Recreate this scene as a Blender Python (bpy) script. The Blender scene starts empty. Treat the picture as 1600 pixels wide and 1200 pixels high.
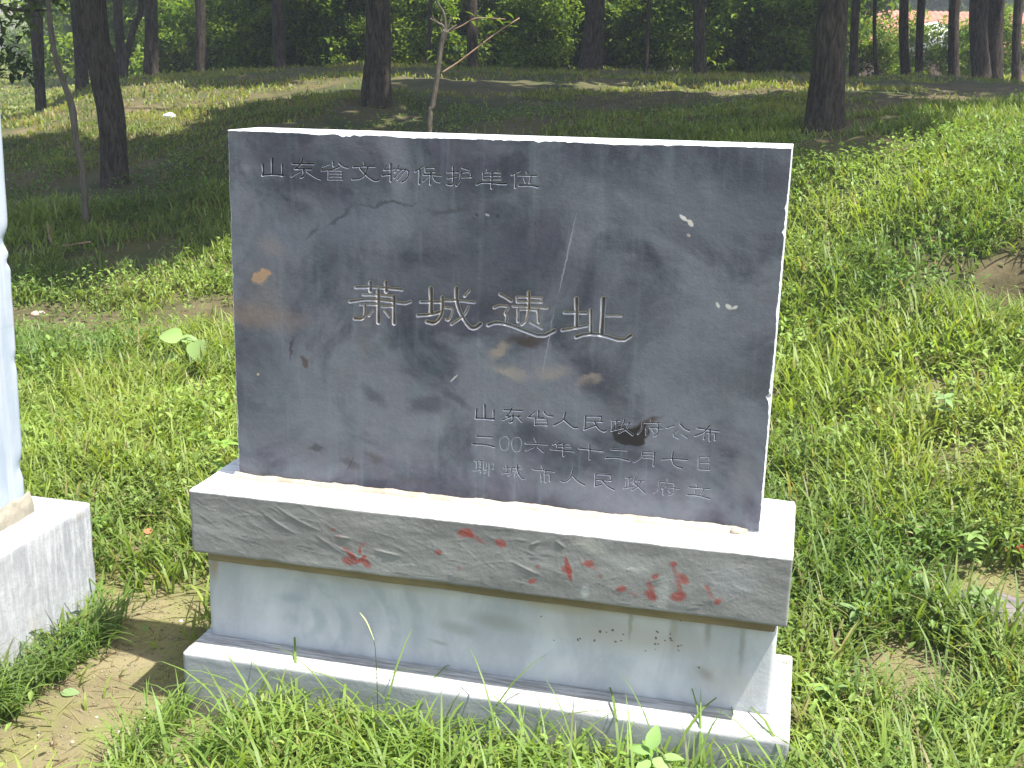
import bpy, math, random
import numpy as np
from mathutils import Vector, Matrix

random.seed(7)
rng = np.random.default_rng(11)
SC = bpy.context.scene
COL = SC.collection

# ------------------------------------------------------------------ camera
CAM = np.array([1.32999132, -2.55477711, 1.59341988])
PITCH, YAW, ROLL, FPX = -0.2604353, 0.23935173, 0.02216973, 1818.9757
FWD = np.array([-math.sin(YAW)*math.cos(PITCH), math.cos(YAW)*math.cos(PITCH), math.sin(PITCH)])
RGT = np.cross(FWD, [0, 0, 1.0]); RGT /= np.linalg.norm(RGT)
UPV = np.cross(RGT, FWD)
R2 = RGT*math.cos(ROLL) + UPV*math.sin(ROLL)
U2 = -RGT*math.sin(ROLL) + UPV*math.cos(ROLL)
FH = np.array([-math.sin(YAW), math.cos(YAW), 0.0])
RH = np.array([FH[1], -FH[0], 0.0])
cam_data = bpy.data.cameras.new('camera')
cam_data.sensor_width = 36.0
cam_data.lens = 36.0*FPX/1600.0
cam_data.clip_start = 0.05
cam_data.clip_end = 2000.0
cam = bpy.data.objects.new('camera', cam_data)
COL.objects.link(cam)
m = Matrix.Identity(4)
for i in range(3):
    m[i][0], m[i][1], m[i][2], m[i][3] = R2[i], U2[i], -FWD[i], CAM[i]
cam.matrix_world = m
SC.camera = cam

# ------------------------------------------------------------------ light
SUN_EL, SUN_FRONT = math.radians(68.0), math.radians(11.5)
sdir = Vector((math.cos(SUN_EL)*math.cos(SUN_FRONT), -math.cos(SUN_EL)*math.sin(SUN_FRONT), math.sin(SUN_EL)))
sun_d = bpy.data.lights.new('sun', 'SUN')
sun_d.energy = 5.0
sun_d.angle = math.radians(0.55)
sun_d.color = (1.0, 0.965, 0.9)
sun = bpy.data.objects.new('sun', sun_d)
sun.rotation_euler = sdir.to_track_quat('Z', 'Y').to_euler()
sun.location = (4, -2, 9)
COL.objects.link(sun)
world = bpy.data.worlds.new('World')
SC.world = world
world.use_nodes = True
wn = world.node_tree.nodes
wl = world.node_tree.links
wn.clear()
sky = wn.new('ShaderNodeTexSky')
sky.sky_type = 'NISHITA'
sky.sun_disc = False
sky.sun_elevation = SUN_EL
sky.sun_rotation = math.atan2(sdir.x, sdir.y)
sky.air_density = 1.3
sky.dust_density = 3.0
bg = wn.new('ShaderNodeBackground')
bg.inputs['Strength'].default_value = 0.115
wo = wn.new('ShaderNodeOutputWorld')
wl.new(sky.outputs[0], bg.inputs['Color'])
wl.new(bg.outputs[0], wo.inputs['Surface'])
SC.view_settings.view_transform = 'Standard'
SC.view_settings.look = 'None'
SC.view_settings.exposure = 1.36
SC.view_settings.gamma = 1.0
SC.view_settings.use_curve_mapping = False

# ------------------------------------------------------------------ small tools
def ray(u, v):
    d = FWD*FPX + R2*(u-800) - U2*(v-600)
    return d/np.linalg.norm(d)

def at(u, v, t):
    """point seen at photo pixel (u, v) at horizontal forward distance t"""
    q = ray(u, v)
    return CAM + q*t/(q @ FH)

_tab = rng.random((64, 64, 64)).astype(np.float32)
def vnoise(x, y, z=0.0):
    x, y, z = np.broadcast_arrays(np.asarray(x, float), y, z)
    xi, yi, zi = np.floor(x).astype(int), np.floor(y).astype(int), np.floor(z).astype(int)
    fx, fy, fz = x-xi, y-yi, z-zi
    fx, fy, fz = [f*f*(3-2*f) for f in (fx, fy, fz)]
    r = 0
    for a in (0, 1):
        for b in (0, 1):
            for c in (0, 1):
                w = (fx if a else 1-fx)*(fy if b else 1-fy)*(fz if c else 1-fz)
                r = r + w*_tab[(xi+a) & 63, (yi+b) & 63, (zi+c) & 63]
    return r
def fbm(x, y, z=0.0, o=4):
    s, a, n = 0, .5, 0
    for k in range(o):
        f = 2.03**k
        s = s + a*vnoise(x*f+17.3*k, y*f+5.1*k, z*f+9.7*k); n += a; a *= .5
    return s/n
def sstep(a, b, x):
    t = np.clip((x-a)/(b-a), 0, 1)
    return t*t*(3-2*t)

def mesh(name, V, F, mat=None, parent=None, tint=None, smooth=False, attrs=None):
    """F: (n,k) array or list of arrays of faces"""
    me = bpy.data.meshes.new(name)
    V = np.asarray(V, np.float32)
    Fs = F if isinstance(F, list) else [F]
    Fs = [np.asarray(f, np.int32) for f in Fs if len(f)]
    tot = np.concatenate([np.full(len(f), f.shape[1], np.int32) for f in Fs])
    loops = np.concatenate([f.ravel() for f in Fs])
    me.vertices.add(len(V)); me.vertices.foreach_set('co', V.ravel())
    me.loops.add(len(loops)); me.loops.foreach_set('vertex_index', loops)
    me.polygons.add(len(tot))
    st = np.zeros(len(tot), np.int32); st[1:] = np.cumsum(tot)[:-1]
    me.polygons.foreach_set('loop_start', st)
    me.polygons.foreach_set('loop_total', tot)
    if smooth:
        me.polygons.foreach_set('use_smooth', np.ones(len(tot), bool))
    me.update(calc_edges=True)
    me.validate()
    if tint is not None:
        a = me.color_attributes.new('tint', 'FLOAT_COLOR', 'POINT')
        c = np.ones((len(V), 4), np.float32); c[:, :3] = tint
        a.data.foreach_set('color', c.ravel())
    if attrs:
        for k, val in attrs.items():
            a = me.attributes.new(k, 'FLOAT', 'POINT')
            a.data.foreach_set('value', np.asarray(val, np.float32))
    if mat: me.materials.append(mat)
    o = bpy.data.objects.new(name, me)
    COL.objects.link(o)
    if parent: o.parent = parent
    return o

def tag(o, label=None, cat=None, group=None, kind=None):
    if label: o['label'] = label
    if cat: o['category'] = cat
    if group: o['group'] = group
    if kind: o['kind'] = kind
    return o

def empty(name, loc, label, cat, group=None, rz=0.0):
    o = bpy.data.objects.new(name, None)
    o.empty_display_size = .2
    o.location = tuple(float(c) for c in loc); o.rotation_euler.z = rz
    COL.objects.link(o)
    return tag(o, label, cat, group)

# ------------------------------------------------------------------ materials
class NT:
    def __init__(s, name):
        s.m = bpy.data.materials.new(name); s.m.use_nodes = True
        s.n = s.m.node_tree.nodes; s.l = s.m.node_tree.links; s.n.clear()
        s.out = s.n.new('ShaderNodeOutputMaterial')
    def _in(s, node, key, v):
        if v is None: return
        if isinstance(v, bpy.types.NodeSocket): s.l.new(v, node.inputs[key])
        else:
            if isinstance(v, tuple) and len(v) == 3 and node.inputs[key].type == 'RGBA': v = v+(1,)
            node.inputs[key].default_value = v
    def pos(s):
        return s.n.new('ShaderNodeTexCoord').outputs['Object']
    def map(s, v, loc=(0, 0, 0), rot=(0, 0, 0), sc=(1, 1, 1), typ='POINT'):
        k = s.n.new('ShaderNodeMapping'); k.vector_type = typ
        s._in(k, 'Vector', v); s._in(k, 'Location', loc); s._in(k, 'Rotation', rot); s._in(k, 'Scale', sc)
        return k.outputs[0]
    def noise(s, v, sc, det=5, rough=.6, dist=0., col=False):
        k = s.n.new('ShaderNodeTexNoise'); s._in(k, 'Vector', v)
        k.inputs['Scale'].default_value = sc; k.inputs['Detail'].default_value = det
        k.inputs['Roughness'].default_value = rough; k.inputs['Distortion'].default_value = dist
        return k.outputs['Color' if col else 'Fac']
    def rng(s, v, a, b, c=0., d=1., smooth=True):
        k = s.n.new('ShaderNodeMapRange'); k.interpolation_type = 'SMOOTHSTEP' if smooth else 'LINEAR'
        s._in(k, 'Value', v)
        for i, x in zip((1, 2, 3, 4), (a, b, c, d)): k.inputs[i].default_value = x
        return k.outputs[0]
    def math(s, op, a, b=None):
        k = s.n.new('ShaderNodeMath'); k.operation = op
        s._in(k, 0, a); s._in(k, 1, b)
        return k.outputs[0]
    def vmath(s, op, a, b=None, scale=None):
        k = s.n.new('ShaderNodeVectorMath'); k.operation = op
        s._in(k, 0, a); s._in(k, 1, b)
        if scale is not None: k.inputs['Scale'].default_value = scale
        return k.outputs['Value' if op in ('LENGTH', 'DISTANCE') else 'Vector']
    def mix(s, f, a, b, typ='MIX'):
        k = s.n.new('ShaderNodeMix'); k.data_type = 'RGBA'; k.blend_type = typ
        s._in(k, 0, f); s._in(k, 6, a); s._in(k, 7, b)
        return k.outputs[2]
    def attr(s, name, what='Color'):
        k = s.n.new('ShaderNodeAttribute'); k.attribute_name = name
        return k.outputs[what]
    def bump(s, h, dist=.01, strength=1., nrm=None):
        k = s.n.new('ShaderNodeBump'); k.inputs['Distance'].default_value = dist
        k.inputs['Strength'].default_value = strength
        s._in(k, 'Height', h); s._in(k, 'Normal', nrm)
        return k.outputs[0]
    def bsdf(s, col, rough=.9, nrm=None, spec=.3):
        k = s.n.new('ShaderNodeBsdfPrincipled')
        s._in(k, 'Base Color', col); s._in(k, 'Roughness', rough); s._in(k, 'Normal', nrm)
        k.inputs['Specular IOR Level'].default_value = spec
        return k.outputs[0]
    def finish(s, sh):
        s.l.new(sh, s.out.inputs['Surface']); return s.m
    def blots(s, col, P, blots, wob=.02, wsc=18.):
        """soft ragged stains: (cx, cz, rx, rz, angle, softness, colour, strength)"""
        nz = s.noise(P, wsc, 4, .6, 0, True)
        off = s.vmath('SCALE', s.vmath('SUBTRACT', nz, (.5, .5, .5)), None, wob*2)
        Q = s.vmath('ADD', P, off)
        for cx, cz, rx, rz, ang, soft, c, st in blots:
            q = s.map(Q, (cx, 0, cz), (0, ang, 0), (rx, 50., rz), 'TEXTURE')
            f = s.rng(s.vmath('LENGTH', q), 1.0-soft, 1.0+soft*.3, st, 0.)
            col = s.mix(f, col, c)
        return col

def foliage_mat(name, trans=.35, rough=.5, spec=.35, var=.5):
    t = NT(name)
    c = t.attr('tint')
    nz = t.noise(t.pos(), 1.3, 3)
    c = t.mix(t.rng(nz, .3, .7), c, t.mix(var, c, (.75, .95, .55), 'MULTIPLY'))
    d = t.bsdf(c, rough, None, spec)
    tr = t.n.new('ShaderNodeBsdfTranslucent')
    t.l.new(t.mix(1., c, (1.25, 1.25, .55), 'MULTIPLY'), tr.inputs['Color'])
    mx = t.n.new('ShaderNodeMixShader'); mx.inputs[0].default_value = trans
    t.l.new(d, mx.inputs[1]); t.l.new(tr.outputs[0], mx.inputs[2])
    return t.finish(mx.outputs[0])

M = {}
M['grass'] = foliage_mat('grass_blades', .48)
M['leaf'] = foliage_mat('tree_leaves', .42, .6, .2)
M['weed'] = foliage_mat('weed_leaves', .35, .5, .3)

# slab: blue-grey limestone, stained
t = NT('blue_grey_limestone'); P = t.pos()
c = t.mix(t.rng(t.noise(P, 3.2, 6, .62, .6), .40, .61), (.036, .039, .055), (.150, .157, .182))
c = t.mix(t.rng(t.noise(t.map(P, (2, 5, 8)), 8, 5, .7), .42, .62, 0, .4), c, (.105, .100, .135))
c = t.mix(t.rng(t.noise(t.map(P, (12, 5, 3)), 11, 5, .7), .46, .66, 0, .38), c, (.085, .115, .125))
stk = t.noise(t.map(P, sc=(26, 26, 1.6)), 1., 4, .6)
c = t.mix(t.rng(stk, .5, .85, 0, .55), c, (.20, .225, .265))
stk2 = t.noise(t.map(P, (3, 1, 5), sc=(45, 45, 2.2)), 1., 3, .6)
c = t.mix(t.rng(stk2, .55, .8, 0, .35), c, (.06, .065, .085))
c = t.mix(t.rng(t.noise(t.map(P, (7, 2, 1)), 5.5, 5, .6), .52, .74, 0, .5), c, (.105, .098, .102))
c = t.mix(t.rng(t.noise(P, 60, 5, .7), .56, .8, 0, .3), c, (.22, .23, .25))
c = t.mix(t.rng(t.noise(P, 22, 6, .7, 1.), .62, .8, 0, .35), c, (.05, .05, .065))
c = t.blots(c, P, [
    (.33, 1.24, .30, .07, -.2, .9, (.14, .155, .185), .6), (1.05, 1.33, .30, .09, .1, .9, (.15, .17, .19), .6),
    (.15, .80, .16, .15, .3, .9, (.14, .16, .18), .55), (.48, .75, .10, .09, .2, .9, (.17, .185, .20), .4),
    (1.12, .98, .22, .20, .1, .9, (.145, .158, .18), .55), (.78, 1.18, .26, .10, .4, .9, (.05, .053, .075), .55),
    (.50, 1.13, .25, .08, 0, .9, (.052, .055, .075), .5), (.21, .68, .2, .05, .1, .9, (.085, .088, .10), .5)], .05, 7.)
c = t.blots(c, P, [
    (.078, 1.108, .031, .017, -.35, .35, (.40, .25, .14), .85), (.05, 1.01, .16, .035, .05, .9, (.22, .16, .12), .55),
    (.11, 1.18, .05, .03, .4, .9, (.19, .16, .14), .4), (.09, 1.05, .06, .06, .4, .9, (.17, .15, .14), .4),
    (.674, .972, .035, .018, -.5, .6, (.26, .22, .18), .75), (.70, .920, .05, .018, .3, .7, (.26, .23, .20), .7),
    (.80, .925, .05, .02, -.2, .7, (.24, .21, .185), .55), (.888, .918, .035, .014, -.3, .6, (.26, .22, .18), .7),
    (.74, .998, .055, .016, -.15, .6, (.045, .032, .030), .85), (.99, .797, .03, .02, 0, .6, (.03, .025, .025), .5),
    (1.02, .822, .045, .012, -.5, .6, (.05, .028, .024), .85), (.50, .825, .06, .03, -.3, .6, (.055, .058, .075), .75),
    (.57, .845, .05, .013, .5, .6, (.05, .052, .065), .6), (.36, .835, .05, .018, .6, .8, (.06, .062, .078), .6),
    (.155, .935, .007, .035, .15, .6, (.045, .04, .05), .8), (.185, .90, .02, .008, .8, .6, (.07, .04, .035), .8),
    (.285, 1.262, .05, .006, -.7, .7, (.05, .052, .065), .75), (.40, 1.296, .09, .005, -.05, .7, (.05, .052, .065), .75),
    (.55, 1.288, .07, .007, -.1, .8, (.05, .052, .065), .65), (.21, 1.22, .03, .007, -.8, .8, (.05, .052, .065), .6),
    (.89, .905, .03, .02, .2, .7, (.05, .05, .062), .6), (.30, .655, .03, .012, .4, .7, (.055, .055, .06), .7),
    (.21, .683, .025, .010, -.2, .6, (.04, .04, .045), .75), (.36, .68, .035, .012, .5, .8, (.06, .055, .055), .6),
    (.62, .62, .08, .01, .15, .8, (.055, .06, .065), .5), (.45, .63, .10, .008, .1, .8, (.06, .06, .065), .5),
    (.105, 1.395, .10, .03, 0, .9, (.06, .062, .08), .6), (.30, 1.40, .06, .03, .6, .9, (.055, .058, .075), .6),
    (.93, 1.37, .16, .022, .25, .9, (.065, .072, .085), .55), (1.25, .72, .03, .07, 0, .9, (.15, .155, .165), .6)], .022, 24.)
c = t.blots(c, P, [
    (1.082, 1.298, .013, .0045, .55, .3, (.62, .60, .56), .9), (1.098, 1.288, .010, .006, .9, .3, (.58, .55, .50), .9),
    (1.168, 1.111, .004, .008, -.5, .4, (.55, .54, .50), .85), (1.192, 1.109, .010, .005, .7, .4, (.55, .54, .50), .85),
    (1.205, 1.108, .008, .004, -.6, .4, (.55, .54, .50), .85), (1.095, 1.262, .005, .004, .5, .4, (.40, .35, .28), .8),
    (.615, 1.281, .006, .003, .5, .4, (.03, .03, .04), .8), (.64, 1.283, .006, .003, .2, .4, (.45, .46, .5), .6),
    (.665, 1.282, .004, .006, .5, .4, (.03, .03, .04), .8), (.06, .862, .005, .004, 0, .4, (.5, .4, .25), .8),
    (.565, .895, .014, .0022, -.8, .4, (.45, .45, .42), .8), (.965, .800, .020, .022, -.05, .25, (.014, .012, .014), .93), (.985, .792, .022, .020, 0, .25, (.014, .012, .014), .93), (1.005, .794, .022, .022, -.05, .25, (.014, .012, .014), .93), (1.018, .806, .018, .020, -.05, .3, (.016, .013, .014), .93), (.975, .780, .026, .010, .1, .25, (.014, .012, .014), .93), (1.005, .778, .022, .010, -.1, .25, (.014, .012, .014), .93), (.827, 1.20, .0018, .11, .19, .5, (.30, .31, .33), .6),
    (.79, 1.0, .0015, .10, .15, .5, (.26, .27, .29), .6), (.30, .655, .002, .02, .45, .5, (.03, .03, .035), .8)], .004, 60.)
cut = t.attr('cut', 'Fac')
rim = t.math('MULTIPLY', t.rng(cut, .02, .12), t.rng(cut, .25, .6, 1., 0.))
c = t.mix(t.math('MULTIPLY', rim, .8), c, (.34, .35, .39))  # sunlit groove edges painted in as a pale rim
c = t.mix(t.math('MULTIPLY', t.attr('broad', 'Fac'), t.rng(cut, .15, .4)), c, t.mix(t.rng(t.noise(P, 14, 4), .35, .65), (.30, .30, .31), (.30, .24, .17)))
c = t.mix(t.rng(cut, .55, .95, 0, .93), c, (.022, .020, .034))  # shadow line along the groove bottom painted in by carving depth
b = t.bump(t.noise(P, 240, 4, .7), .0006, .7)
b = t.bump(t.noise(P, 22, 6, .65), .0025, .6, b)
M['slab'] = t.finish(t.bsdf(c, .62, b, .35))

# sawn flanks of the slab: pale
t = NT('pale_sawn_stone'); P = t.pos()
c = t.mix(t.rng(t.noise(P, 9, 6, .65), .3, .7), (.42, .44, .47), (.60, .61, .62))
c = t.mix(t.rng(t.noise(t.map(P, sc=(2, 40, 40)), 1., 3), .6, .8, 0, .4), c, (.30, .31, .34))
M['sawn'] = t.finish(t.bsdf(c, .85, t.bump(t.noise(P, 90, 4), .0015, .6), .2))

def cement(name, lo, hi, warm, streak=(1, 1, 1), extra=None, bumpd=.003, blots=None, wob=.01):
    t = NT(name); P = t.pos()
    c = t.mix(t.rng(t.noise(t.map(P, sc=streak), 6, 6, .62, .4), .3, .7), lo, hi)
    c = t.mix(t.rng(t.noise(t.map(P, (4, 1, 2)), 3.1, 5, .6), .5, .75, 0, .5), c, warm)
    c = t.mix(t.rng(t.noise(P, 55, 5, .7), .6, .85, 0, .4), c, tuple(x*.55 for x in lo))
    c = t.mix(t.rng(t.noise(P, 110, 4, .7), .58, .8, 0, .35), c, tuple(min(.8, x*1.25) for x in hi))
    if extra: c = extra(t, P, c)
    if blots: c = t.blots(c, P, blots, wob, 45.)
    b = t.bump(t.noise(P, 160, 4, .7), .001, .6)
    b = t.bump(t.noise(P, 30, 6, .65), bumpd, .6, b)
    return t.finish(t.bsdf(c, .93, b, .15))
def sunlit_top(t, P, c):  # sun glare on the cap top put into the colour as paler plaster
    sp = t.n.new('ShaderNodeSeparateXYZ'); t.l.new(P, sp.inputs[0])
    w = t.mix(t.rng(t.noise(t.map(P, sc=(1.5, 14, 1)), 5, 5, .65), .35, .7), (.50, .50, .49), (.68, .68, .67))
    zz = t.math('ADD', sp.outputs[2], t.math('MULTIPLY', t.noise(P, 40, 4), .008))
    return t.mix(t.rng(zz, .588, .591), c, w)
RED = (.30, .075, .06)
REDS = [(.338,.485,.0086),(.379,.502,.0086),(.344,.456,.0171),(.388,.454,.0157),(.634,.562,.0186),(.72,.545,.0143),(.618,.56,.0057),(.569,.506,.01),(.619,.47,.0057),(.795,.461,.01),(.876,.5,.0126),(.809,.498,.0071),(.927,.522,.0129),(.954,.493,.0071),(1.004,.469,.0129),(1.071,.462,.0157),(1.079,.509,.01),(1.118,.546,.01),(1.142,.512,.0157),(1.132,.467,.0186),(1.194,.498,.0086),(1.221,.467,.01),(.306,.531,.0071)]
rb = []
for i, (x, z, r) in enumerate(REDS):
    ang = [.3, -.6, .1, .8, -.3][i % 5]
    rb.append((x, z, r*1.15, r*.75, ang, .5, RED, .8 if r > .009 else .5))
rb += [(.352, .468, .006, .02, -.9, .3, RED, .9), (.374, .462, .006, .02, .8, .3, RED, .9), (.372, .485, .004, .011, -.2, .3, RED, .9),
       (.88, .502, .006, .034, -.25, .3, RED, .9), (.645, .558, .012, .009, .4, .3, RED, .9), (1.135, .49, .008, .035, -.3, .6, RED, .6), (1.072, .475, .008, .03, -.3, .6, RED, .65), (1.12, .53, .006, .02, -.3, .5, RED, .5), (1.20, .485, .006, .022, -.4, .6, RED, .45), (.66, .55, .03, .006, .3, .6, RED, .5), (.93, .515, .03, .005, .2, .6, RED, .4), (.32, .515, .008, .012, .2, .7, RED, .3), (1.03, .46, .02, .004, .3, .6, RED, .35)]
grey = [(1.02, .53, .07, .03, .1, .8, (.37, .37, .35), .6), (.93, .565, .05, .02, .3, .7, (.42, .41, .37), .6), (1.25, .52, .06, .04, .2, .9, (.33, .34, .36), .5),
        (1.10, .47, .02, .05, .1, .8, (.40, .40, .39), .6), (.92, .45, .012, .02, 0, .7, (.42, .43, .43), .6)]
M['cap'] = cement('streaked_cap_plaster', (.175, .173, .168), (.29, .287, .278), (.26, .235, .205), (.5, 1, 2.2), sunlit_top, .003, grey+rb, .007)
def swirl(t, P, c):
    for (cx, cz, fr, st) in ((.18, .33, 95., .42), (.72, .42, 80., .18), (.95, .16, 70., .12)):
        q = t.vmath('ADD', t.map(P, (-cx, 0, -cz), sc=(1, 0, 1.25)), t.vmath('SCALE', t.noise(P, 9, 3, .5, 0, True), None, .05))
        d = t.vmath('LENGTH', q)
        w = t.math('SINE', t.math('MULTIPLY', d, fr))
        near = t.rng(t.vmath('DISTANCE', P, (cx+.12, -.055, cz-.03)), .10, .33, st, 0.)
        f = t.math('MULTIPLY', t.rng(w, -.5, 1.), near)
        f = t.math('MULTIPLY', f, t.rng(t.noise(P, 14, 3), .35, .6))
        c = t.mix(f, c, (.28, .32, .36))
    return c
nb = [(1.02, .32, .26, .05, 0, .9, (.46, .40, .34), .6), (.95, .38, .35, .015, 0, .9, (.44, .37, .27), .6), (1.25, .24, .10, .05, .2, .9, (.46, .42, .37), .5), (1.02, .36, .006, .06, 0, .6, (.30, .27, .22), .6), (1.12, .35, .012, .05, 0, .7, (.34, .30, .24), .5), (.40, .37, .3, .012, 0, .9, (.44, .38, .28), .5), (1.20, .36, .010, .05, 0, .9, (.22, .20, .17), .5), (1.28, .33, .009, .07, 0, .9, (.22, .20, .17), .5), (.70, .31, .09, .025, .1, .8, (.32, .32, .28), .6),
      (.85, .37, .12, .02, .05, .8, (.42, .37, .26), .6), (-.055, .37, .02, .06, 0, .7, (.32, .24, .14), .7), (1.2, .25, .03, .016, .6, .9, (.26, .22, .17), .5),
      (.60, .28, .06, .02, .1, .8, (.30, .31, .27), .55), (.55, .235, .03, .006, .2, .9, (.25, .24, .21), .5)]
for i in range(26):
    nb.append((random.gauss(1.03, .1), random.gauss(.31, .025), random.uniform(.002, .005), random.uniform(.0015, .004), random.random(), .4, random.choice([(.10, .06, .05), (.06, .06, .055), (.13, .08, .05)]), .8))
M['neck'] = cement('trowelled_cement', (.42, .43, .455), (.58, .585, .60), (.52, .49, .42), (1.3, 1, .6), swirl, .0015, nb, .006)
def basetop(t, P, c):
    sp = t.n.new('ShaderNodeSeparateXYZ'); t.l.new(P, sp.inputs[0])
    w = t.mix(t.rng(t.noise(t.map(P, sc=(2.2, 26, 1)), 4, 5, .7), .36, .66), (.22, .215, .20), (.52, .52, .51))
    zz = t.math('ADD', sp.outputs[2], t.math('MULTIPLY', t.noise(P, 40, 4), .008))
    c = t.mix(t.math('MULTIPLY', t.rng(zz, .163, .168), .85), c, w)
    mud = t.math('ADD', sp.outputs[2], t.math('MULTIPLY', t.noise(P, 9, 5, .7), .10))
    return t.mix(t.rng(mud, .05, .11, .6, 0.), c, (.20, .17, .11))
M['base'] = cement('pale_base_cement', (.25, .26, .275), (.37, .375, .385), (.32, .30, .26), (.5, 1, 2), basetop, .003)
M['mortar'] = cement('beige_mortar', (.22, .185, .14), (.40, .34, .27), (.28, .22, .15), (1, 1, 1), None, .006)
M['grey_mortar'] = cement('grey_beige_mortar', (.16, .145, .115), (.27, .25, .20), (.21, .18, .13), (1, 1, 1), None, .006)
M['brown_mortar'] = cement('brown_bedding_mortar', (.19, .15, .09), (.29, .23, .14), (.20, .19, .11), (.6, 1, 1), None, .003)
def combed(t, P, c):
    w = t.noise(t.map(P, sc=(30, 60, 8)), 1., 4, .7)
    c = t.mix(t.rng(w, .42, .66, 0, .8), c, (.46, .47, .49))
    c = t.mix(t.rng(t.noise(t.map(P, (5, 5, 5), sc=(22, 44, 7)), 1., 4, .7), .52, .74, 0, .7), c, (.24, .245, .25))
    return t.mix(t.rng(t.noise(t.map(P, (3, 3, 3)), 7, 4, .6), .62, .75, 0, .5), c, (.33, .28, .20))
M['side'] = cement('whitish_brushed_cement', (.27, .28, .30), (.38, .385, .40), (.36, .35, .31), (1, 1, .4), combed, .004)
t = NT('side_slab_stone'); P = t.pos()
c = t.mix(t.rng(t.noise(t.map(P, sc=(3, 3, .8)), 5, 6, .6), .3, .7), (.30, .35, .42), (.40, .44, .50))
ln = t.noise(t.map(P, sc=(60, 60, 1.5)), 1., 3, .6)
c = t.mix(t.rng(ln, .52, .72, 0, .5), c, (.48, .50, .54))
ln2 = t.noise(t.map(P, (9, 9, 9), sc=(2, 2, 45)), 1., 3, .6)
c = t.mix(t.rng(ln2, .6, .78, 0, .35), c, (.24, .28, .33))
M['side_slab'] = t.finish(t.bsdf(c, .8, t.bump(ln, .002, .7), .2))

# bark
def bark(name, a, b_):
    t = NT(name); P = t.pos()
    rid = t.noise(t.map(P, sc=(26, 26, 5.5)), 1., 7, .75, 1.2)
    c = t.mix(t.rng(rid, .35, .68), a, b_)
    c = t.mix(t.rng(t.noise(P, 3, 3), .5, .8, 0, .35), c, (.09, .085, .06))
    return t.finish(t.bsdf(c, .95, t.bump(rid, .03, 1.), .1))
M['bark'] = bark('rough_dark_bark', (.018, .014, .012), (.115, .092, .074))
M['bark_pale'] = bark('pale_young_bark', (.10, .085, .065), (.20, .17, .14))

# ground
t = NT('soil_and_moss'); P = t.pos()
c = t.mix(t.rng(t.noise(P, 2.1, 6, .65, .4), .32, .68), (.125, .105, .058), (.205, .175, .098))
c = t.mix(t.rng(t.noise(t.map(P, (3, 8, 1)), 5.5, 5, .65), .42, .64, 0, .75), c, (.15, .16, .05))
c = t.mix(t.rng(t.noise(P, 60, 5, .75), .58, .78, 0, .5), c, (.26, .23, .16))
c = t.mix(t.rng(t.noise(P, 33, 5, .75), .60, .8, 0, .6), c, (.055, .045, .028))
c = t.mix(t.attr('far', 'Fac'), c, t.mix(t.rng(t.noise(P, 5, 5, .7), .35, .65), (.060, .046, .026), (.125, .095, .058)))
wild = t.attr('wild', 'Fac')
gcol = t.mix(t.rng(t.noise(P, 1.1, 5, .6), .35, .65), (.050, .058, .022), (.105, .086, .044))
gcol = t.mix(t.rng(t.noise(P, 9, 5, .7), .5, .75, 0, .6), gcol, (.10, .13, .03))
c = t.mix(wild, c, gcol)
c = t.mix(t.math('MULTIPLY', wild, t.rng(t.noise(t.map(P, (1, 2, 3)), .9, 5, .6), .55, .72, 0, .65)), c, (.17, .12, .075))
b = t.bump(t.noise(P, 45, 6, .75), .012, .7)
b = t.bump(t.noise(P, 9, 5, .6), .03, .5, b)
M['ground'] = t.finish(t.bsdf(c, .95, b, .12))
def plain(name, a, b_, sc=20, rough=.8, bd=.002):
    t = NT(name); P = t.pos()
    nz = t.noise(P, sc, 5, .65)
    return t.finish(t.bsdf(t.mix(t.rng(nz, .3, .7), a, b_), rough, t.bump(nz, bd, .6), .25))
M['red'] = plain('red_scrap', (.45, .05, .03), (.6, .10, .05))
M['paper'] = plain('white_scrap', (.62, .62, .62), (.78, .76, .76))
M['brick'] = plain('pale_broken_brick', (.42, .26, .20), (.52, .38, .32))
M['twig'] = plain('dry_twig', (.22, .13, .08), (.34, .22, .15))
M['rock'] = plain('purplish_flat_stone', (.09, .075, .08), (.17, .145, .15), 12, .9, .01)
M['tile'] = plain('red_clay_tile', (.26, .085, .055), (.38, .17, .12), 3, .9, .01)
M['wall'] = plain('brick_house_wall', (.30, .15, .09), (.40, .24, .16), 4, .9, .01)
M['plaster'] = plain('white_gable_plaster', (.70, .70, .70), (.80, .80, .79), 4, .9, .01)
M['dark'] = plain('dark_window_glass', (.02, .02, .025), (.04, .04, .05), 4, .3, .0)
M['seed'] = plain('pale_seed_head', (.34, .38, .17), (.46, .46, .26))
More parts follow.
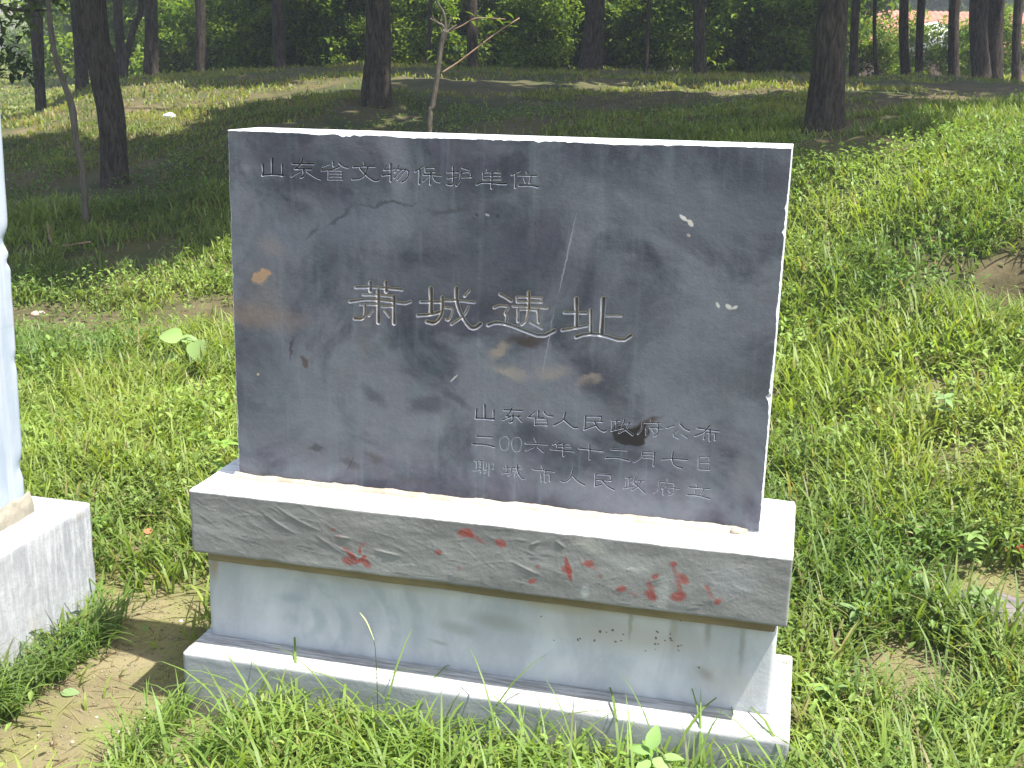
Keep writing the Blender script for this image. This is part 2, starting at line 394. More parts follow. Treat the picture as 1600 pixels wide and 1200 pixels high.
GLYPHS = """
0 山 69 918 13741 928 13595 901 13496|58 901 13503 1194 13529 1429 13511|58 1412 13767 1406 13503|69 1160 13889 1148 13527
0 东 58 1673 13798 2201 13811|57 1925 13904 1869 13785 1746 13683|55 1730 13682 2138 13688|60 1942 13691 1953 13525 1876 13487|48 1834 13617 1634 13498|51 2031 13625 2238 13502 2387 13460
0 省 45 2582 13826 2431 13758|51 2695 13885 2696 13775|53 2842 13856 2930 13778 3048 13762|47 2841 13774 2631 13691 2370 13666|39 2572 13688 2560 13467|39 2571 13675 2899 13688|39 2899 13701 2895 13481|39 2560 13467 2910 13482|36 2577 13606 2898 13619|36 2576 13537 2896 13550
0 文 50 3451 13888 3466 13823|50 3183 13783 3450 13808 3708 13811|53 3356 13753 3495 13599 3697 13476 3799 13509|50 3536 13782 3463 13590 3337 13519 3156 13497
0 物 43 3996 13836 3933 13740|53 4097 13884 4095 13493|40 3964 13741 4197 13772|50 3886 13615 4088 13645|43 4290 13848 4196 13700|46 4243 13774 4520 13770 4528 13655 4458 13522 4366 13482|40 4351 13764 4180 13569|37 4444 13746 4258 13528
0 保 49 4858 13856 4689 13741|55 4797 13774 4789 13464|43 4934 13837 4934 13730|43 4934 13837 5162 13842|43 5155 13846 5147 13745|43 4934 13730 5155 13746|49 4888 13677 5300 13673|52 5056 13734 5050 13461|43 4996 13631 4873 13525|46 5118 13622 5164 13538 5270 13521
0 护 45 5451 13750 5707 13768|51 5593 13870 5596 13542 5559 13461 5445 13485|42 5459 13615 5663 13666|45 5797 13864 5962 13821|42 5783 13757 5993 13786 6016 13674|42 5799 13650 6017 13666|48 5775 13763 5754 13577 5665 13458
0 单 39 6372 13844 6410 13803|38 6624 13854 6588 13803|42 6291 13784 6707 13801|42 6291 13784 6301 13628|41 6700 13801 6703 13645|36 6300 13707 6701 13723|39 6301 13628 6703 13645|50 6492 13792 6491 13437|54 6146 13508 6250 13562 6489 13558 6667 13544 6830 13551
0 位 47 7133 13846 6951 13755|53 7047 13758 7046 13475|41 7287 13839 7325 13777|44 7091 13749 7516 13757|41 7232 13696 7271 13598|44 7393 13716 7367 13588|53 7126 13529 7405 13541 7552 13512
1 萧 93 3204 10971 3643 11003 3988 10999 4364 10991|115 3575 11115 3573 10906|114 3966 11140 3964 10921|79 3387 10806 3780 10821 4158 10808|119 4158 10808 4162 10168|93 3047 10617 3409 10692 3733 10707 4100 10688 4420 10654 4568 10719|74 3314 10562 3732 10590|74 3870 10551 4157 10570|120 3769 10919 3767 10161|93 3431 10565 3433 10343 3368 10204 3158 10212|69 3638 10457 3532 10305|74 3927 10455 4041 10319
1 城 91 4818 10725 5280 10756|135 5076 11058 5083 10491|102 4750 10402 5056 10435 5270 10515|90 5347 10804 5749 10821 6126 10807|112 5351 10870 5360 10565 5282 10341 5147 10232 4977 10264|78 5438 10636 5606 10630 5596 10494 5507 10335 5451 10353|122 5697 11109 5693 10828 5797 10508 6001 10217 6135 10183 6278 10303|84 5984 10685 5886 10471 5687 10326 5575 10252|84 6001 11075 5892 10938
1 遗 98 6739 11037 7004 10905|88 6603 10716 6744 10780 6963 10763 6857 10604 6914 10522 6895 10391|110 6467 10295 6642 10372 6928 10350 7347 10218 7741 10106 8038 10279|69 7132 10999 7715 11017|69 7132 10999 7146 10882|69 7146 10882 7728 10922|69 7714 11027 7728 10922|103 7415 11124 7425 10730|70 7050 10779 7861 10792|87 7171 10712 7178 10433|65 7171 10712 7637 10727|86 7637 10734 7666 10446|76 7411 10686 7363 10446 7267 10363|69 7472 10432 7746 10305
1 址 89 8260 10713 8758 10741|123 8524 11049 8552 10403|90 8220 10303 8443 10352 8790 10452|105 8871 10819 8893 10278|138 9144 11091 9135 10296|71 9213 10705 9567 10730|106 8546 10166 8766 10258 9126 10263 9615 10151 9797 10292
2 山 55 6216 8231 6204 8008|55 6204 8015 6638 8028|54 6638 8248 6642 8022|58 6413 8354 6424 8039
2 东 50 6883 8281 7317 8300|50 7068 8340 7029 8221 6948 8130|50 6969 8132 7279 8161|54 7103 8186 7106 8019 7034 7991|46 7032 8117 6857 8027|49 7217 8145 7323 8029
2 省 45 7625 8297 7505 8182|49 7716 8326 7721 8181|49 7850 8318 7913 8240 8056 8233|45 7475 8162 7854 8177|41 7640 8142 7644 7975|41 7640 8127 7926 8148|41 7926 8158 7930 8002|37 7652 8070 7918 8091|41 7644 7981 7930 8002
2 人 52 8357 8343 8323 8154 8093 8018|57 8332 8175 8551 7999 8652 8008
2 民 44 8832 8305 9212 8330|48 8832 8305 8833 8015|48 8814 7982 9071 8100|44 9212 8330 9196 8215|44 8837 8185 9246 8209|52 9047 8201 9133 8044 9277 7965 9338 8022
2 政 44 9454 8260 9641 8277|43 9562 8270 9572 8055|40 9577 8169 9665 8187|40 9466 8210 9478 8025|44 9454 8013 9670 8085|43 9749 8308 9693 8097|43 9733 8220 9900 8240|43 9861 8226 9809 8088 9635 7979|51 9708 8119 9953 7958
2 府 39 10346 8360 10378 8306|43 10164 8275 10564 8307|43 10164 8285 10158 8121 10070 8000|39 10294 8236 10250 8130|39 10259 8151 10267 7984|43 10336 8169 10609 8181|43 10523 8268 10529 8034 10445 7975|39 10397 8124 10440 8056
2 公 46 10877 8271 10725 8206|50 11029 8316 11132 8214 11240 8184|39 10969 8179 10860 8046 11000 7978|39 11081 8088 11192 8017
2 布 46 11418 8262 11898 8237|46 11681 8348 11577 8176 11372 8075|42 11594 8157 11578 8014|42 11597 8168 11830 8176|42 11826 8180 11827 8018|49 11696 8258 11714 7987
3 二 51 6225 7564 6604 7580|55 6132 7363 6418 7381 6671 7346
3 〇 33 6921 7643 6994 7626 7035 7558 7039 7474 7027 7377 6976 7304 6928 7282 6871 7298 6822 7361 6810 7451 6814 7543 6855 7615 6921 7643
3 〇 37 7218 7657 7291 7643 7334 7573 7343 7483 7333 7386 7289 7314 7227 7284 7164 7295 7121 7365 7104 7459 7112 7555 7150 7627 7218 7657
3 六 45 7643 7650 7686 7570|50 7429 7513 7955 7533|45 7628 7437 7444 7334|49 7731 7437 7857 7344
3 年 45 8197 7641 8088 7542|45 8159 7564 8484 7590|41 8222 7501 8517 7522|41 8190 7556 8187 7440|49 8040 7426 8592 7428|49 8342 7571 8352 7288
3 十 48 8711 7514 9276 7501|52 8963 7633 8977 7268
3 二 44 9474 7559 9833 7574|52 9353 7348 9602 7384 9904 7336
3 月 39 10209 7581 10485 7588|39 10200 7570 10187 7423 10005 7301|47 10481 7588 10472 7266|35 10213 7509 10469 7518|35 10216 7437 10473 7442
3 七 47 10660 7441 10883 7484 11233 7489|50 10904 7630 10884 7453 10951 7316 11129 7276
3 日 38 11489 7587 11738 7606|38 11489 7587 11501 7301|38 11738 7606 11744 7306|35 11498 7444 11738 7463|39 11502 7291 11745 7300
4 聊 38 6180 6949 6382 6965|38 6244 6955 6241 6713|38 6340 6965 6344 6663|30 6252 6881 6341 6890|30 6253 6805 6342 6814|38 6163 6692 6375 6749|38 6435 6932 6418 6714 6491 6787|38 6506 6918 6496 6723 6429 6661|38 6563 6924 6562 6610|38 6569 6924 6678 6936 6670 6806 6635 6791
4 城 42 6912 6831 7059 6857|46 6984 6914 6988 6731|42 6883 6699 7072 6751|42 7101 6861 7351 6877|42 7101 6861 7093 6721 7021 6659|33 7144 6791 7217 6798 7188 6688|50 7235 6950 7250 6759 7358 6609 7430 6638|38 7322 6788 7189 6645|33 7287 6945 7330 6913
4 市 45 7837 6981 7880 6911|46 7622 6888 8139 6878|45 7832 6788 7848 6608|41 7832 6782 8039 6800|45 8039 6804 8048 6630|41 7929 6856 7937 6586
4 人 49 8588 6964 8544 6768 8415 6637 8301 6667|53 8593 6816 8721 6681 8876 6623
4 民 44 9129 6926 9502 6934|44 9129 6926 9130 6640|44 9498 6933 9498 6796|44 9134 6785 9502 6797|49 9131 6619 9270 6676|52 9286 6784 9413 6650 9578 6583
4 政 40 9834 6906 9964 6916|40 9914 6915 9924 6695|36 9929 6811 9988 6817|36 9852 6824 9859 6677|40 9807 6640 10014 6704|40 10062 6951 10030 6780|40 10087 6849 10274 6880|40 10206 6862 10134 6707 9998 6618|48 10070 6784 10310 6579
4 府 35 10794 6967 10826 6918|39 10620 6896 10975 6893|39 10631 6887 10630 6719 10517 6612|35 10761 6849 10699 6727|35 10726 6772 10736 6584|39 10785 6778 11090 6770|39 10980 6883 10988 6675 10874 6589|31 10848 6701 10891 6643
4 立 39 11482 6916 11505 6857|43 11311 6835 11778 6845|39 11452 6768 11477 6687|39 11644 6809 11594 6683|47 11284 6645 11517 6660 11793 6608
"""
# ------------------------------------------------------------------ terrain
TA = np.array([-1.2, -.42, -.34, -.12, .07, .26, .375, .45, 1.2])
TT = np.array([-8., 1.5, 2.6, 3.5, 4.5, 5.5, 6.3, 7., 8., 9., 10., 12., 14., 17., 20., 30., 60., 300.])
TH = np.array([
 [0,0,0,0,0,0,0,0,0],[0,0,0,0,0,0,.01,.03,.1],[-.02,-.02,-.02,0,0,.01,.05,.07,.2],[0,-.01,0,0,0,.04,.13,.17,.3],[0,0,0,0,.02,.13,.30,.37,.5],
 [0,.0,.0,.02,.08,.33,.56,.62,.8],[-.02,-.02,.0,.06,.2,.58,.82,.86,1.0],[-.12,-.08,-.06,.12,.38,.8,1.08,1.12,1.2],[.0,.05,.03,.33,.64,1.08,1.23,1.28,1.35],
 [.3,.32,.33,.62,.93,1.26,1.33,1.38,1.42],[.4,.48,.58,.88,1.14,1.32,1.40,1.44,1.46],[.6,.76,.88,1.30,1.34,1.45,1.46,1.5,1.5],[.7,.85,1.20,1.46,1.5,1.56,1.58,1.6,1.6],
 [.6,.80,1.40,1.64,1.64,1.61,1.64,1.66,1.66],[.45,.62,1.36,1.66,1.66,1.62,1.66,1.68,1.68],[.2,.35,1.05,1.45,1.6,1.6,1.62,1.6,1.6],[1.7,1.7,1.6,1.5,1.5,1.5,1.5,1.5,1.5],[2,2,2,2,2,2,2,2,2]], float)
HOL = None
def cs(a, xs):
    i = np.clip(np.searchsorted(xs, a)-1, 0, len(xs)-2)
    f = np.clip((a-xs[i])/(xs[i+1]-xs[i]), 0, 1)
    return i, f
def H(x, y):
    x = np.asarray(x, float); y = np.asarray(y, float)
    dx, dy = x-CAM[0], y-CAM[1]
    t_ = dx*FH[0]+dy*FH[1]; s_ = dx*RH[0]+dy*RH[1]
    r = 0
    for dt, w in ((-.35, .25), (0, .5), (.35, .25)):     # light smoothing along the slope
        tt = t_+dt*np.clip(t_/8, .2, 1.5)
        a = s_/np.maximum(tt, 1.2)
        i, f = cs(tt, TT); j, g = cs(a, TA)
        g = g*g*(3-2*g)*.5+g*.5
        r = r + w*((TH[i, j]*(1-g)+TH[i, j+1]*g)*(1-f)+(TH[i+1, j]*(1-g)+TH[i+1, j+1]*g)*f)
    far = sstep(3.5, 9, t_)
    r = r + (fbm(x*.9, y*.9)-.5)*.22*far + (fbm(x*4, y*4, 3.)-.5)*(.03+.06*sstep(3.5, 6, t_))
    if HOL is not None:
        for hx, hy, hr, hd in HOL:
            r = r - hd*np.exp(-((x-hx)**2+(y-hy)**2)/hr**2)
    return r
def hit(u, v, t0=1.2, t1=120.):
    q = ray(u, v); q = q/(q @ FH)
    ts = np.geomspace(t0, t1, 1500)
    Pq = CAM[None]+q[None]*ts[:, None]
    below = Pq[:, 2] < H(Pq[:, 0], Pq[:, 1])
    k = int(np.argmax(below)) if below.any() else len(ts)-1
    return Pq[k].copy(), float(ts[k])
_h, _ = hit(1575, 440)
HOL = [(_h[0], _h[1], .26, .34)]

# bare patches (photo pixel, radius in metres) -> density
def D(u, v, r, amt=1.0):
    p, _ = hit(u, v); return (p[0], p[1], r, amt)
BARE = [D(40, 1120, .26), D(130, 1150, .3), D(270, 1180, .16), D(250, 1080, .14), D(120, 1080, .16), D(190, 1130, .2), D(230, 1130, .20), D(230, 990, .13), D(190, 1040, .15), D(255, 965, .12), D(200, 1200, .25), D(60, 1190, .25),
        D(1430, 1075, .17), D(1395, 1055, .12), D(1470, 1090, .08), D(1560, 945, .2), D(1600, 960, .2), D(1505, 915, .07), D(225, 860, .16, .65), D(190, 930, .12, .6), D(300, 900, .1, .4),
        D(40, 505, .42, .85), D(130, 512, .36, .85), D(230, 525, .36, .8), D(330, 505, .45, .85), D(1430, 392, .2, .5), D(1575, 445, .17), D(1490, 410, .12, .5), D(590, 175, .5, .7), D(1290, 208, .4, .8), D(1330, 200, .4, .9), D(1400, 172, .6, .97), D(1480, 152, .9, .97), D(1560, 142, 1.1, .97), D(1420, 135, .8, .8), D(1000, 160, .7, .75), D(1130, 150, .8, .8), D(760, 135, .8, .7)]
def bare(x, y):
    r = 0
    for bx, by, br, am in BARE:
        d = np.sqrt((x-bx)**2+(y-by)**2)/br + (fbm(x*7, y*7, 8.)-.5)*.9
        r = np.maximum(r, am*(1-sstep(.75, 1.15, d)))
    return r
def tcoord(x, y):
    return (x-CAM[0])*FH[0]+(y-CAM[1])*FH[1], (x-CAM[0])*RH[0]+(y-CAM[1])*RH[1]

tt = np.concatenate([np.linspace(-7, 1.4, 22), np.geomspace(1.5, 12, 260), np.geomspace(12.15, 300, 110)])
aa = np.sign(np.linspace(-1, 1, 301))*np.abs(np.linspace(-1, 1, 301))**1.5
TG, AG = np.meshgrid(tt, aa, indexing='ij')
SG = AG*(np.maximum(TG, 0)*1.15+4.5)
GX = CAM[0]+FH[0]*TG+RH[0]*SG; GY = CAM[1]+FH[1]*TG+RH[1]*SG
GZ = H(GX, GY)
nt, na = TG.shape
idx = np.arange(nt*na).reshape(nt, na)
Fg = np.stack([idx[:-1, :-1], idx[:-1, 1:], idx[1:, 1:], idx[1:, :-1]], -1).reshape(-1, 4)
wildv = sstep(3.2, 6.5, TG)*(1-.7*bare(GX, GY))
wildv = np.maximum(wildv, .35*(1-bare(GX, GY)))
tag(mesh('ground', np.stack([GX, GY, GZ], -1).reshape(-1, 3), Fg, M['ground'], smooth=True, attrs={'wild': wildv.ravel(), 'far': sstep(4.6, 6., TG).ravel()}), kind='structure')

# ------------------------------------------------------------------ box-like masonry with worn arrises
def worn_box(name, lo, hi, step, mat, parent, r=.006, rn=.006, amp=.0015, relief=None, seed=0.):
    lo, hi = np.array(lo, float), np.array(hi, float)
    Vs, Fs, n0 = [], [], 0
    for ax in range(3):
        for sd in (0, 1):
            a, b_ = [k for k in range(3) if k != ax]
            na_, nb_ = [max(2, int(round((hi[k]-lo[k])/step[k]))+1) for k in (a, b_)]
            A_, B_ = np.meshgrid(np.linspace(lo[a], hi[a], na_), np.linspace(lo[b_], hi[b_], nb_), indexing='ij')
            Pq = np.zeros((na_*nb_, 3)); Pq[:, a] = A_.ravel(); Pq[:, b_] = B_.ravel(); Pq[:, ax] = (lo, hi)[sd][ax]
            ii = np.arange(na_*nb_).reshape(na_, nb_)
            q = np.stack([ii[:-1, :-1], ii[1:, :-1], ii[1:, 1:], ii[:-1, 1:]], -1).reshape(-1, 4)
            if (sd == 0) ^ (ax == 1): q = q[:, ::-1]
            Vs.append(Pq); Fs.append(q+n0); n0 += len(Pq)
    V = np.concatenate(Vs); F = np.concatenate(Fs)
    # weld
    key = np.round(V*20000).astype(np.int64)
    _, first, inv = np.unique(key, axis=0, return_index=True, return_inverse=True)
    V = V[first]; F = inv.ravel()[F]
    rr = r + rn*np.clip((fbm(V[:, 0]*14+seed, V[:, 1]*14, V[:, 2]*14)-.45)*4, 0, 2.2)
    rr = rr[:, None]
    Cn = np.clip(V, lo+rr, hi-rr); dlt = V-Cn; ln_ = np.linalg.norm(dlt, axis=1, keepdims=True)
    N = dlt/np.maximum(ln_, 1e-9)
    P2 = Cn + N*rr
    P2 = P2 + N*((fbm(V[:, 0]*9+seed, V[:, 1]*9, V[:, 2]*9, 5)-.5)*2*amp)[:, None]
    if relief is not None: P2 = P2 + relief(V, N)
    return mesh(name, P2, F, mat, parent, smooth=True)

MON = empty('stone_monument', (0, 0, 0), 'dark blue-grey inscribed stone slab standing upright on a stepped pale cement pedestal', 'monument')

# cap block, front face carries scraped plaster streaks
streaks = []
sr = random.Random(5)
for i in range(170):
    cx, cz = sr.uniform(-.05, 1.35), sr.uniform(.435, .585)
    L = sr.uniform(.02, .11)*(1.2 if cx < .75 else .8)
    ang = sr.gauss(-.30, .28) if cx < .85 else sr.gauss(-.1, .7)
    cu = sr.uniform(-.9, .2)
    streaks.append((cx, cz, L, ang, cu, sr.uniform(.0003, .0010), sr.uniform(.0010, .0022)))
for s_ in [(.30, .487, .11, -.50, .3, .0020, .003), (.335, .478, .12, -.35, .25, .0018, .0025), (.16, .53, .12, -.5, .3, .0022, .003), (.21, .545, .14, -.42, .3, .002, .003),
           (.33, .513, .05, -.05, 0, .002, .003), (.44, .487, .08, -.12, 0, .0024, .003), (.78, .49, .08, -.35, .2, .0024, .003), (.80, .555, .03, .5, 0, .003, .003), (.86, .56, .03, -.6, 0, .003, .003)]:
    streaks.append(s_)
def cap_relief(V, N):
    out = np.zeros_like(V)
    fr = N[:, 1] < -.9
    x, z = V[fr, 0], V[fr, 2]; h = np.zeros(len(x))
    for cx, cz, L, ang, cu, hh, ww in streaks:
        k = np.abs(x-cx) < L+.02
        if not k.any(): continue
        dx, dz = x[k]-cx, z[k]-cz
        u_ = dx*math.cos(ang)+dz*math.sin(ang); w_ = -dx*math.sin(ang)+dz*math.cos(ang)-cu*u_*u_*4
        e = np.clip(1-(u_/(L*.5))**2, 0, 1)
        h[k] = np.maximum(h[k], hh*.75*e*np.exp(-(w_/(ww*.7))**2))
    h = h + (fbm(x*25, z*60, 1.)-.5)*.0009
    out[fr, 1] = -h
    return out
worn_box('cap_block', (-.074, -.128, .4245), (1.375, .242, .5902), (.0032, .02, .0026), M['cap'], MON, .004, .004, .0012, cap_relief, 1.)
worn_box('bedding_mortar', (-.058, -.082, .385), (1.352, .20, .4230), (.012, .02, .008), M['brown_mortar'], MON, .006, .004, .002, None, 2.)
worn_box('neck_block', (-.070, -.060, .160), (1.356, .19, .3846), (.012, .02, .012), M['neck'], MON, .005, .003, .001, None, 3.)
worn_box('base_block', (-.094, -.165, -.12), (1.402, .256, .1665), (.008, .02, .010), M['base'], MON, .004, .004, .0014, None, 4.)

# ---- slab
SLAB = bpy.data.objects.new('inscribed_slab', None); COL.objects.link(SLAB); SLAB.parent = MON
BL, TL, TR, BR = (-.0036, .5926), (.0034, 1.4513), (1.3000, 1.4558), (1.2975, .5915)
DEP = .165
rects_x0, rects_x1, rects_z0, rects_z1 = .014, 1.284, .606, 1.436
FV, FF = [], []
def quad_xz(x0, x1, z0, z1, y=0.):
    n = len(FV); FV.extend([(x0, y, z0), (x1, y, z0), (x1, y, z1), (x0, y, z1)]); FF.append((n, n+1, n+2, n+3))
GL = []
for ln_ in GLYPHS.strip().splitlines():
    r_, ch, rest = ln_.split(' ', 2)
    GL.append((int(r_), ch, [[int(q)/1e4 for q in s.split()] for s in rest.split('|')]))
zrows = [(1.336, 1.398), (1.002, 1.122), (.7895, .8425), (.7215, .7725), (.6515, .7045)]
def cell(name, x0, x1, z0, z1, strokes, step, slope, r_):
    nx = max(2, int(round((x1-x0)/step))+1); nz = max(2, int(round((z1-z0)/step))+1)
    X, Z_ = np.meshgrid(np.linspace(x0, x1, nx), np.linspace(z0, z1, nz), indexing='ij')
    dep = np.zeros_like(X)
    for st in strokes:
        w = st[0]*.5; pts = list(zip(st[1::2], st[2::2]))
        # smooth polyline
        if len(pts) > 2:
            q = [pts[0]]
            for a_, b_ in zip(pts[:-1], pts[1:]):
                q += [(a_[0]*.75+b_[0]*.25, a_[1]*.75+b_[1]*.25), (a_[0]*.25+b_[0]*.75, a_[1]*.25+b_[1]*.75)]
            q.append(pts[-1]); pts = q
        n = len(pts)-1
        for k in range(n):
            (ax, az), (bx, bz) = pts[k], pts[k+1]
            dx, dz = bx-ax, bz-az; L2 = dx*dx+dz*dz+1e-12
            f = np.clip(((X-ax)*dx+(Z_-az)*dz)/L2, 0, 1)
            d_ = np.hypot(X-ax-f*dx, Z_-az-f*dz)
            sarc = (k+f)/n
            ww = w*(.86+.16*np.abs(2*sarc-1))
            dep = np.maximum(dep, np.clip(ww-d_, 0, None)*slope)
    dep = np.minimum(dep, .0040)
    jit = (fbm(X*220, Z_*220, 2., 2)-.5)*.0005*(dep > 0)
    edge = (dep > 0).astype(float)
    dep = np.maximum(dep+jit, 0)
    dep[0, :] = dep[-1, :] = 0; dep[:, 0] = dep[:, -1] = 0
    V = np.stack([X, dep, Z_], -1).reshape(-1, 3)
    ii = np.arange(nx*nz).reshape(nx, nz)
    F = np.stack([ii[:-1, :-1], ii[1:, :-1], ii[1:, 1:], ii[:-1, 1:]], -1).reshape(-1, 4)
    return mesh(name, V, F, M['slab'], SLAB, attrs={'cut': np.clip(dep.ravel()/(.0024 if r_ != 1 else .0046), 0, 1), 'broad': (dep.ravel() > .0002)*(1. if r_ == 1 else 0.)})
zprev = rects_z1
for r_, (z0, z1) in enumerate(zrows):
    quad_xz(rects_x0, rects_x1, z1, zprev)
    row = [g for g in GL if g[0] == r_]
    ext = [(min(min(s[1::2]) for s in g[2])-.004, max(max(s[1::2]) for s in g[2])+.004) for g in row]
    mg = [ext[0][0]-.004] + [(ext[k][1]+ext[k+1][0])/2 for k in range(len(ext)-1)] + [ext[-1][1]+.004]
    quad_xz(rects_x0, mg[0], z0, z1); quad_xz(mg[-1], rects_x1, z0, z1)
    for k, g in enumerate(row):
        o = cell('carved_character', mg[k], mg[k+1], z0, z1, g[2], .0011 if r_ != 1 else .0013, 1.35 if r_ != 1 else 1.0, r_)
        o['label'] = 'carved character '+g[1]
    zprev = z0
quad_xz(rects_x0, rects_x1, rects_z0, zprev)
mesh('slab_face', FV, np.array(FF), M['slab'], SLAB)
# rim: fixed rectangle -> chipped line -> outer arris -> back
cor = [BL, BR, TR, TL]; ic = [(rects_x0, rects_z0), (rects_x1, rects_z0), (rects_x1, rects_z1), (rects_x0, rects_z1)]
V0, V1, V2, V3 = [], [], [], []
rr_ = random.Random(3)
chips = [(2, .765, .005), (2, .778, .006), (2, .745, .003), (2, .42, .004), (2, .2, .003), (1, .86, .004), (1, .80, .007), (1, .37, .008), (0, .3, .004), (3, .4, .004)]
for e in range(4):
    a, b_ = cor[e], cor[(e+1) % 4]; ia, ib = ic[e], ic[(e+1) % 4]
    n = 260 if e in (0, 2) else 170
    for k in range(n):
        f = k/n
        ox, oz = a[0]+(b_[0]-a[0])*f, a[1]+(b_[1]-a[1])*f
        ix, iz = ia[0]+(ib[0]-ia[0])*f, ia[1]+(ib[1]-ia[1])*f
        c_ = .0014+.0008*max(0, rr_.gauss(.3, .5))+.004*float(vnoise(f*17, e*9.)**4)+.002*float(vnoise(f*90, e*5.)**4)
        for (ce, cf, ca) in chips:
            if ce == e: c_ += ca*math.exp(-((f-cf)/.006)**2)
        c_ = min(c_, .0125)
        dist = math.hypot(ix-ox, iz-oz)
        g = c_/dist
        V0.append((ix, 0, iz)); V1.append((ox+(ix-ox)*g, 0, oz+(iz-oz)*g)); V2.append((ox, c_*.9, oz)); V3.append((ox, DEP, oz))
nn = len(V0)
def strip(o1, o2):
    k = np.arange(nn); k2 = (k+1) % nn
    return np.stack([k+o2, k2+o2, k2+o1, k+o1], -1)
mesh('slab_rim', np.array(V0+V1), strip(0, nn), M['slab'], SLAB)
mesh('slab_flank', np.array(V1+V2+V3), [strip(0, nn), strip(nn, 2*nn), ], M['sawn'], SLAB)
nb_ = len(V3)
mesh('slab_back', np.array(V3), np.arange(nn)[None, ::-1], M['slab'], SLAB)
# mortar squeezed out along the foot of the slab
def lumpy_strip(name, xs, y0, y1, z0, hmax, mat, parent, seed=0., along='x'):
    ny = 12
    X, K = np.meshgrid(xs, np.linspace(0, 1, ny), indexing='ij')
    wid = (y0-y1)*(.55+.9*fbm(X*16, X*0+seed, 0.))
    Y = y0-K*wid
    Zh = z0+hmax*(.25+1.3*fbm(X*22, K*3+seed, 5.))*np.sqrt(np.clip(1-K**2, 0, 1)) + (fbm(X*90, K*12, 3.)-.5)*.004*(1-K)
    Zh[:, -1] = z0-.002
    Zh = np.maximum(Zh, z0-.002)
    Pq = np.stack([X, Y, Zh] if along == 'x' else [Y, X, Zh], -1).reshape(-1, 3)
    ii = np.arange(len(xs)*ny).reshape(len(xs), ny)
    F = np.stack([ii[:-1, :-1], ii[:-1, 1:], ii[1:, 1:], ii[1:, :-1]], -1).reshape(-1, 4)
    return mesh(name, Pq, F, mat, parent, smooth=True)
lumpy_strip('foot_mortar', np.linspace(-.012, 1.27, 520), .004, -.020, .5905, .0095, M['mortar'], MON, 2.)
# loose mortar crumb at the right foot of the slab
crumbs = []
def lump(cx, cy, cz, r, seed, fl=.7, n=10):
    th, ph = np.meshgrid(np.linspace(0, math.pi, n), np.linspace(0, 2*math.pi, n*2, endpoint=False), indexing='ij')
    x, y, z = np.sin(th)*np.cos(ph), np.sin(th)*np.sin(ph), np.cos(th)
    k = r*(.62+.75*fbm(x*1.7+seed, y*1.7, z*1.7, 4))
    Pq = np.stack([cx+x*k, cy+y*k, cz+z*k*fl], -1).reshape(-1, 3)
    m_ = n*2; ii = np.arange(n*m_).reshape(n, m_); jj = np.roll(ii, -1, axis=1)
    F = np.stack([ii[:-1], ii[1:], jj[1:], jj[:-1]], -1).reshape(-1, 4)
    return Pq, F
Pq, F = lump(1.243, -.014, .594, .012, 3.)
mesh('mortar_crumb', Pq, F, M['mortar'], MON, smooth=True)

# ---- second monument at the left edge
M2 = empty('side_monument', (-1.35, .02, 0), 'pale whitish stone slab on a cement block, partly seen at the left edge', 'monument')
off = np.array([1.35, -.02, 0])
def W2(name, lo, hi, *a, **k):
    return worn_box(name, tuple(np.array(lo)+off), tuple(np.array(hi)+off), *a, **k)
W2('base_block', (-2.1, -.24, -.12), (-.627, .272, .35), (.02, .012, .012), M['side'], M2, .005, .006, .0025, None, 6.)
def notch(V, N):
    P_ = V-off; out = np.zeros_like(V)
    out[:, 0] += .030*(P_[:, 2]-.35)
    for (yy, zz, r_, d_) in ((.06, 1.12, .035, .018), (.15, 1.13, .028, .012), (.15, 1.075, .014, .008), (.15, .49, .03, .008), (.15, .80, .02, .004)):
        g = d_*np.exp(-((P_[:, 1]-yy)**2+(P_[:, 2]-zz)**2)/r_**2*1.2)*(P_[:, 0] > -.80)
        out[:, 0] -= g; out[:, 1] -= g*.6*(P_[:, 1] > .1)
    return out
W2('upright_slab', (-1.95, -.10, .352), (-.753, .150, 1.95), (.02, .010, .010), M['side_slab'], M2, .003, .003, .0007, notch, 7.)
xs = np.linspace(-.11, .16, 130)+off[1]
Ny = 12
Xm, Km = np.meshgrid(xs, np.linspace(0, 1, Ny), indexing='ij')
Hm = .055*(.5+1.0*fbm(Xm*14, Km*2, 1.))
Pm = np.stack([-.757+off[0]+Km*.03*(.6+.8*fbm(Xm*16, Xm*0, 2.)), Xm, .349+np.maximum(Hm*np.sqrt(np.clip(1-Km**2, 0, 1)), 0)+(fbm(Xm*80, Km*9, 4.)-.5)*.004*(1-Km)], -1).reshape(-1, 3)
ii = np.arange(len(xs)*Ny).reshape(len(xs), Ny)
mesh('foot_mortar', Pm, np.stack([ii[:-1, :-1], ii[1:, :-1], ii[1:, 1:], ii[:-1, 1:]], -1).reshape(-1, 4), M['grey_mortar'], M2, smooth=True)
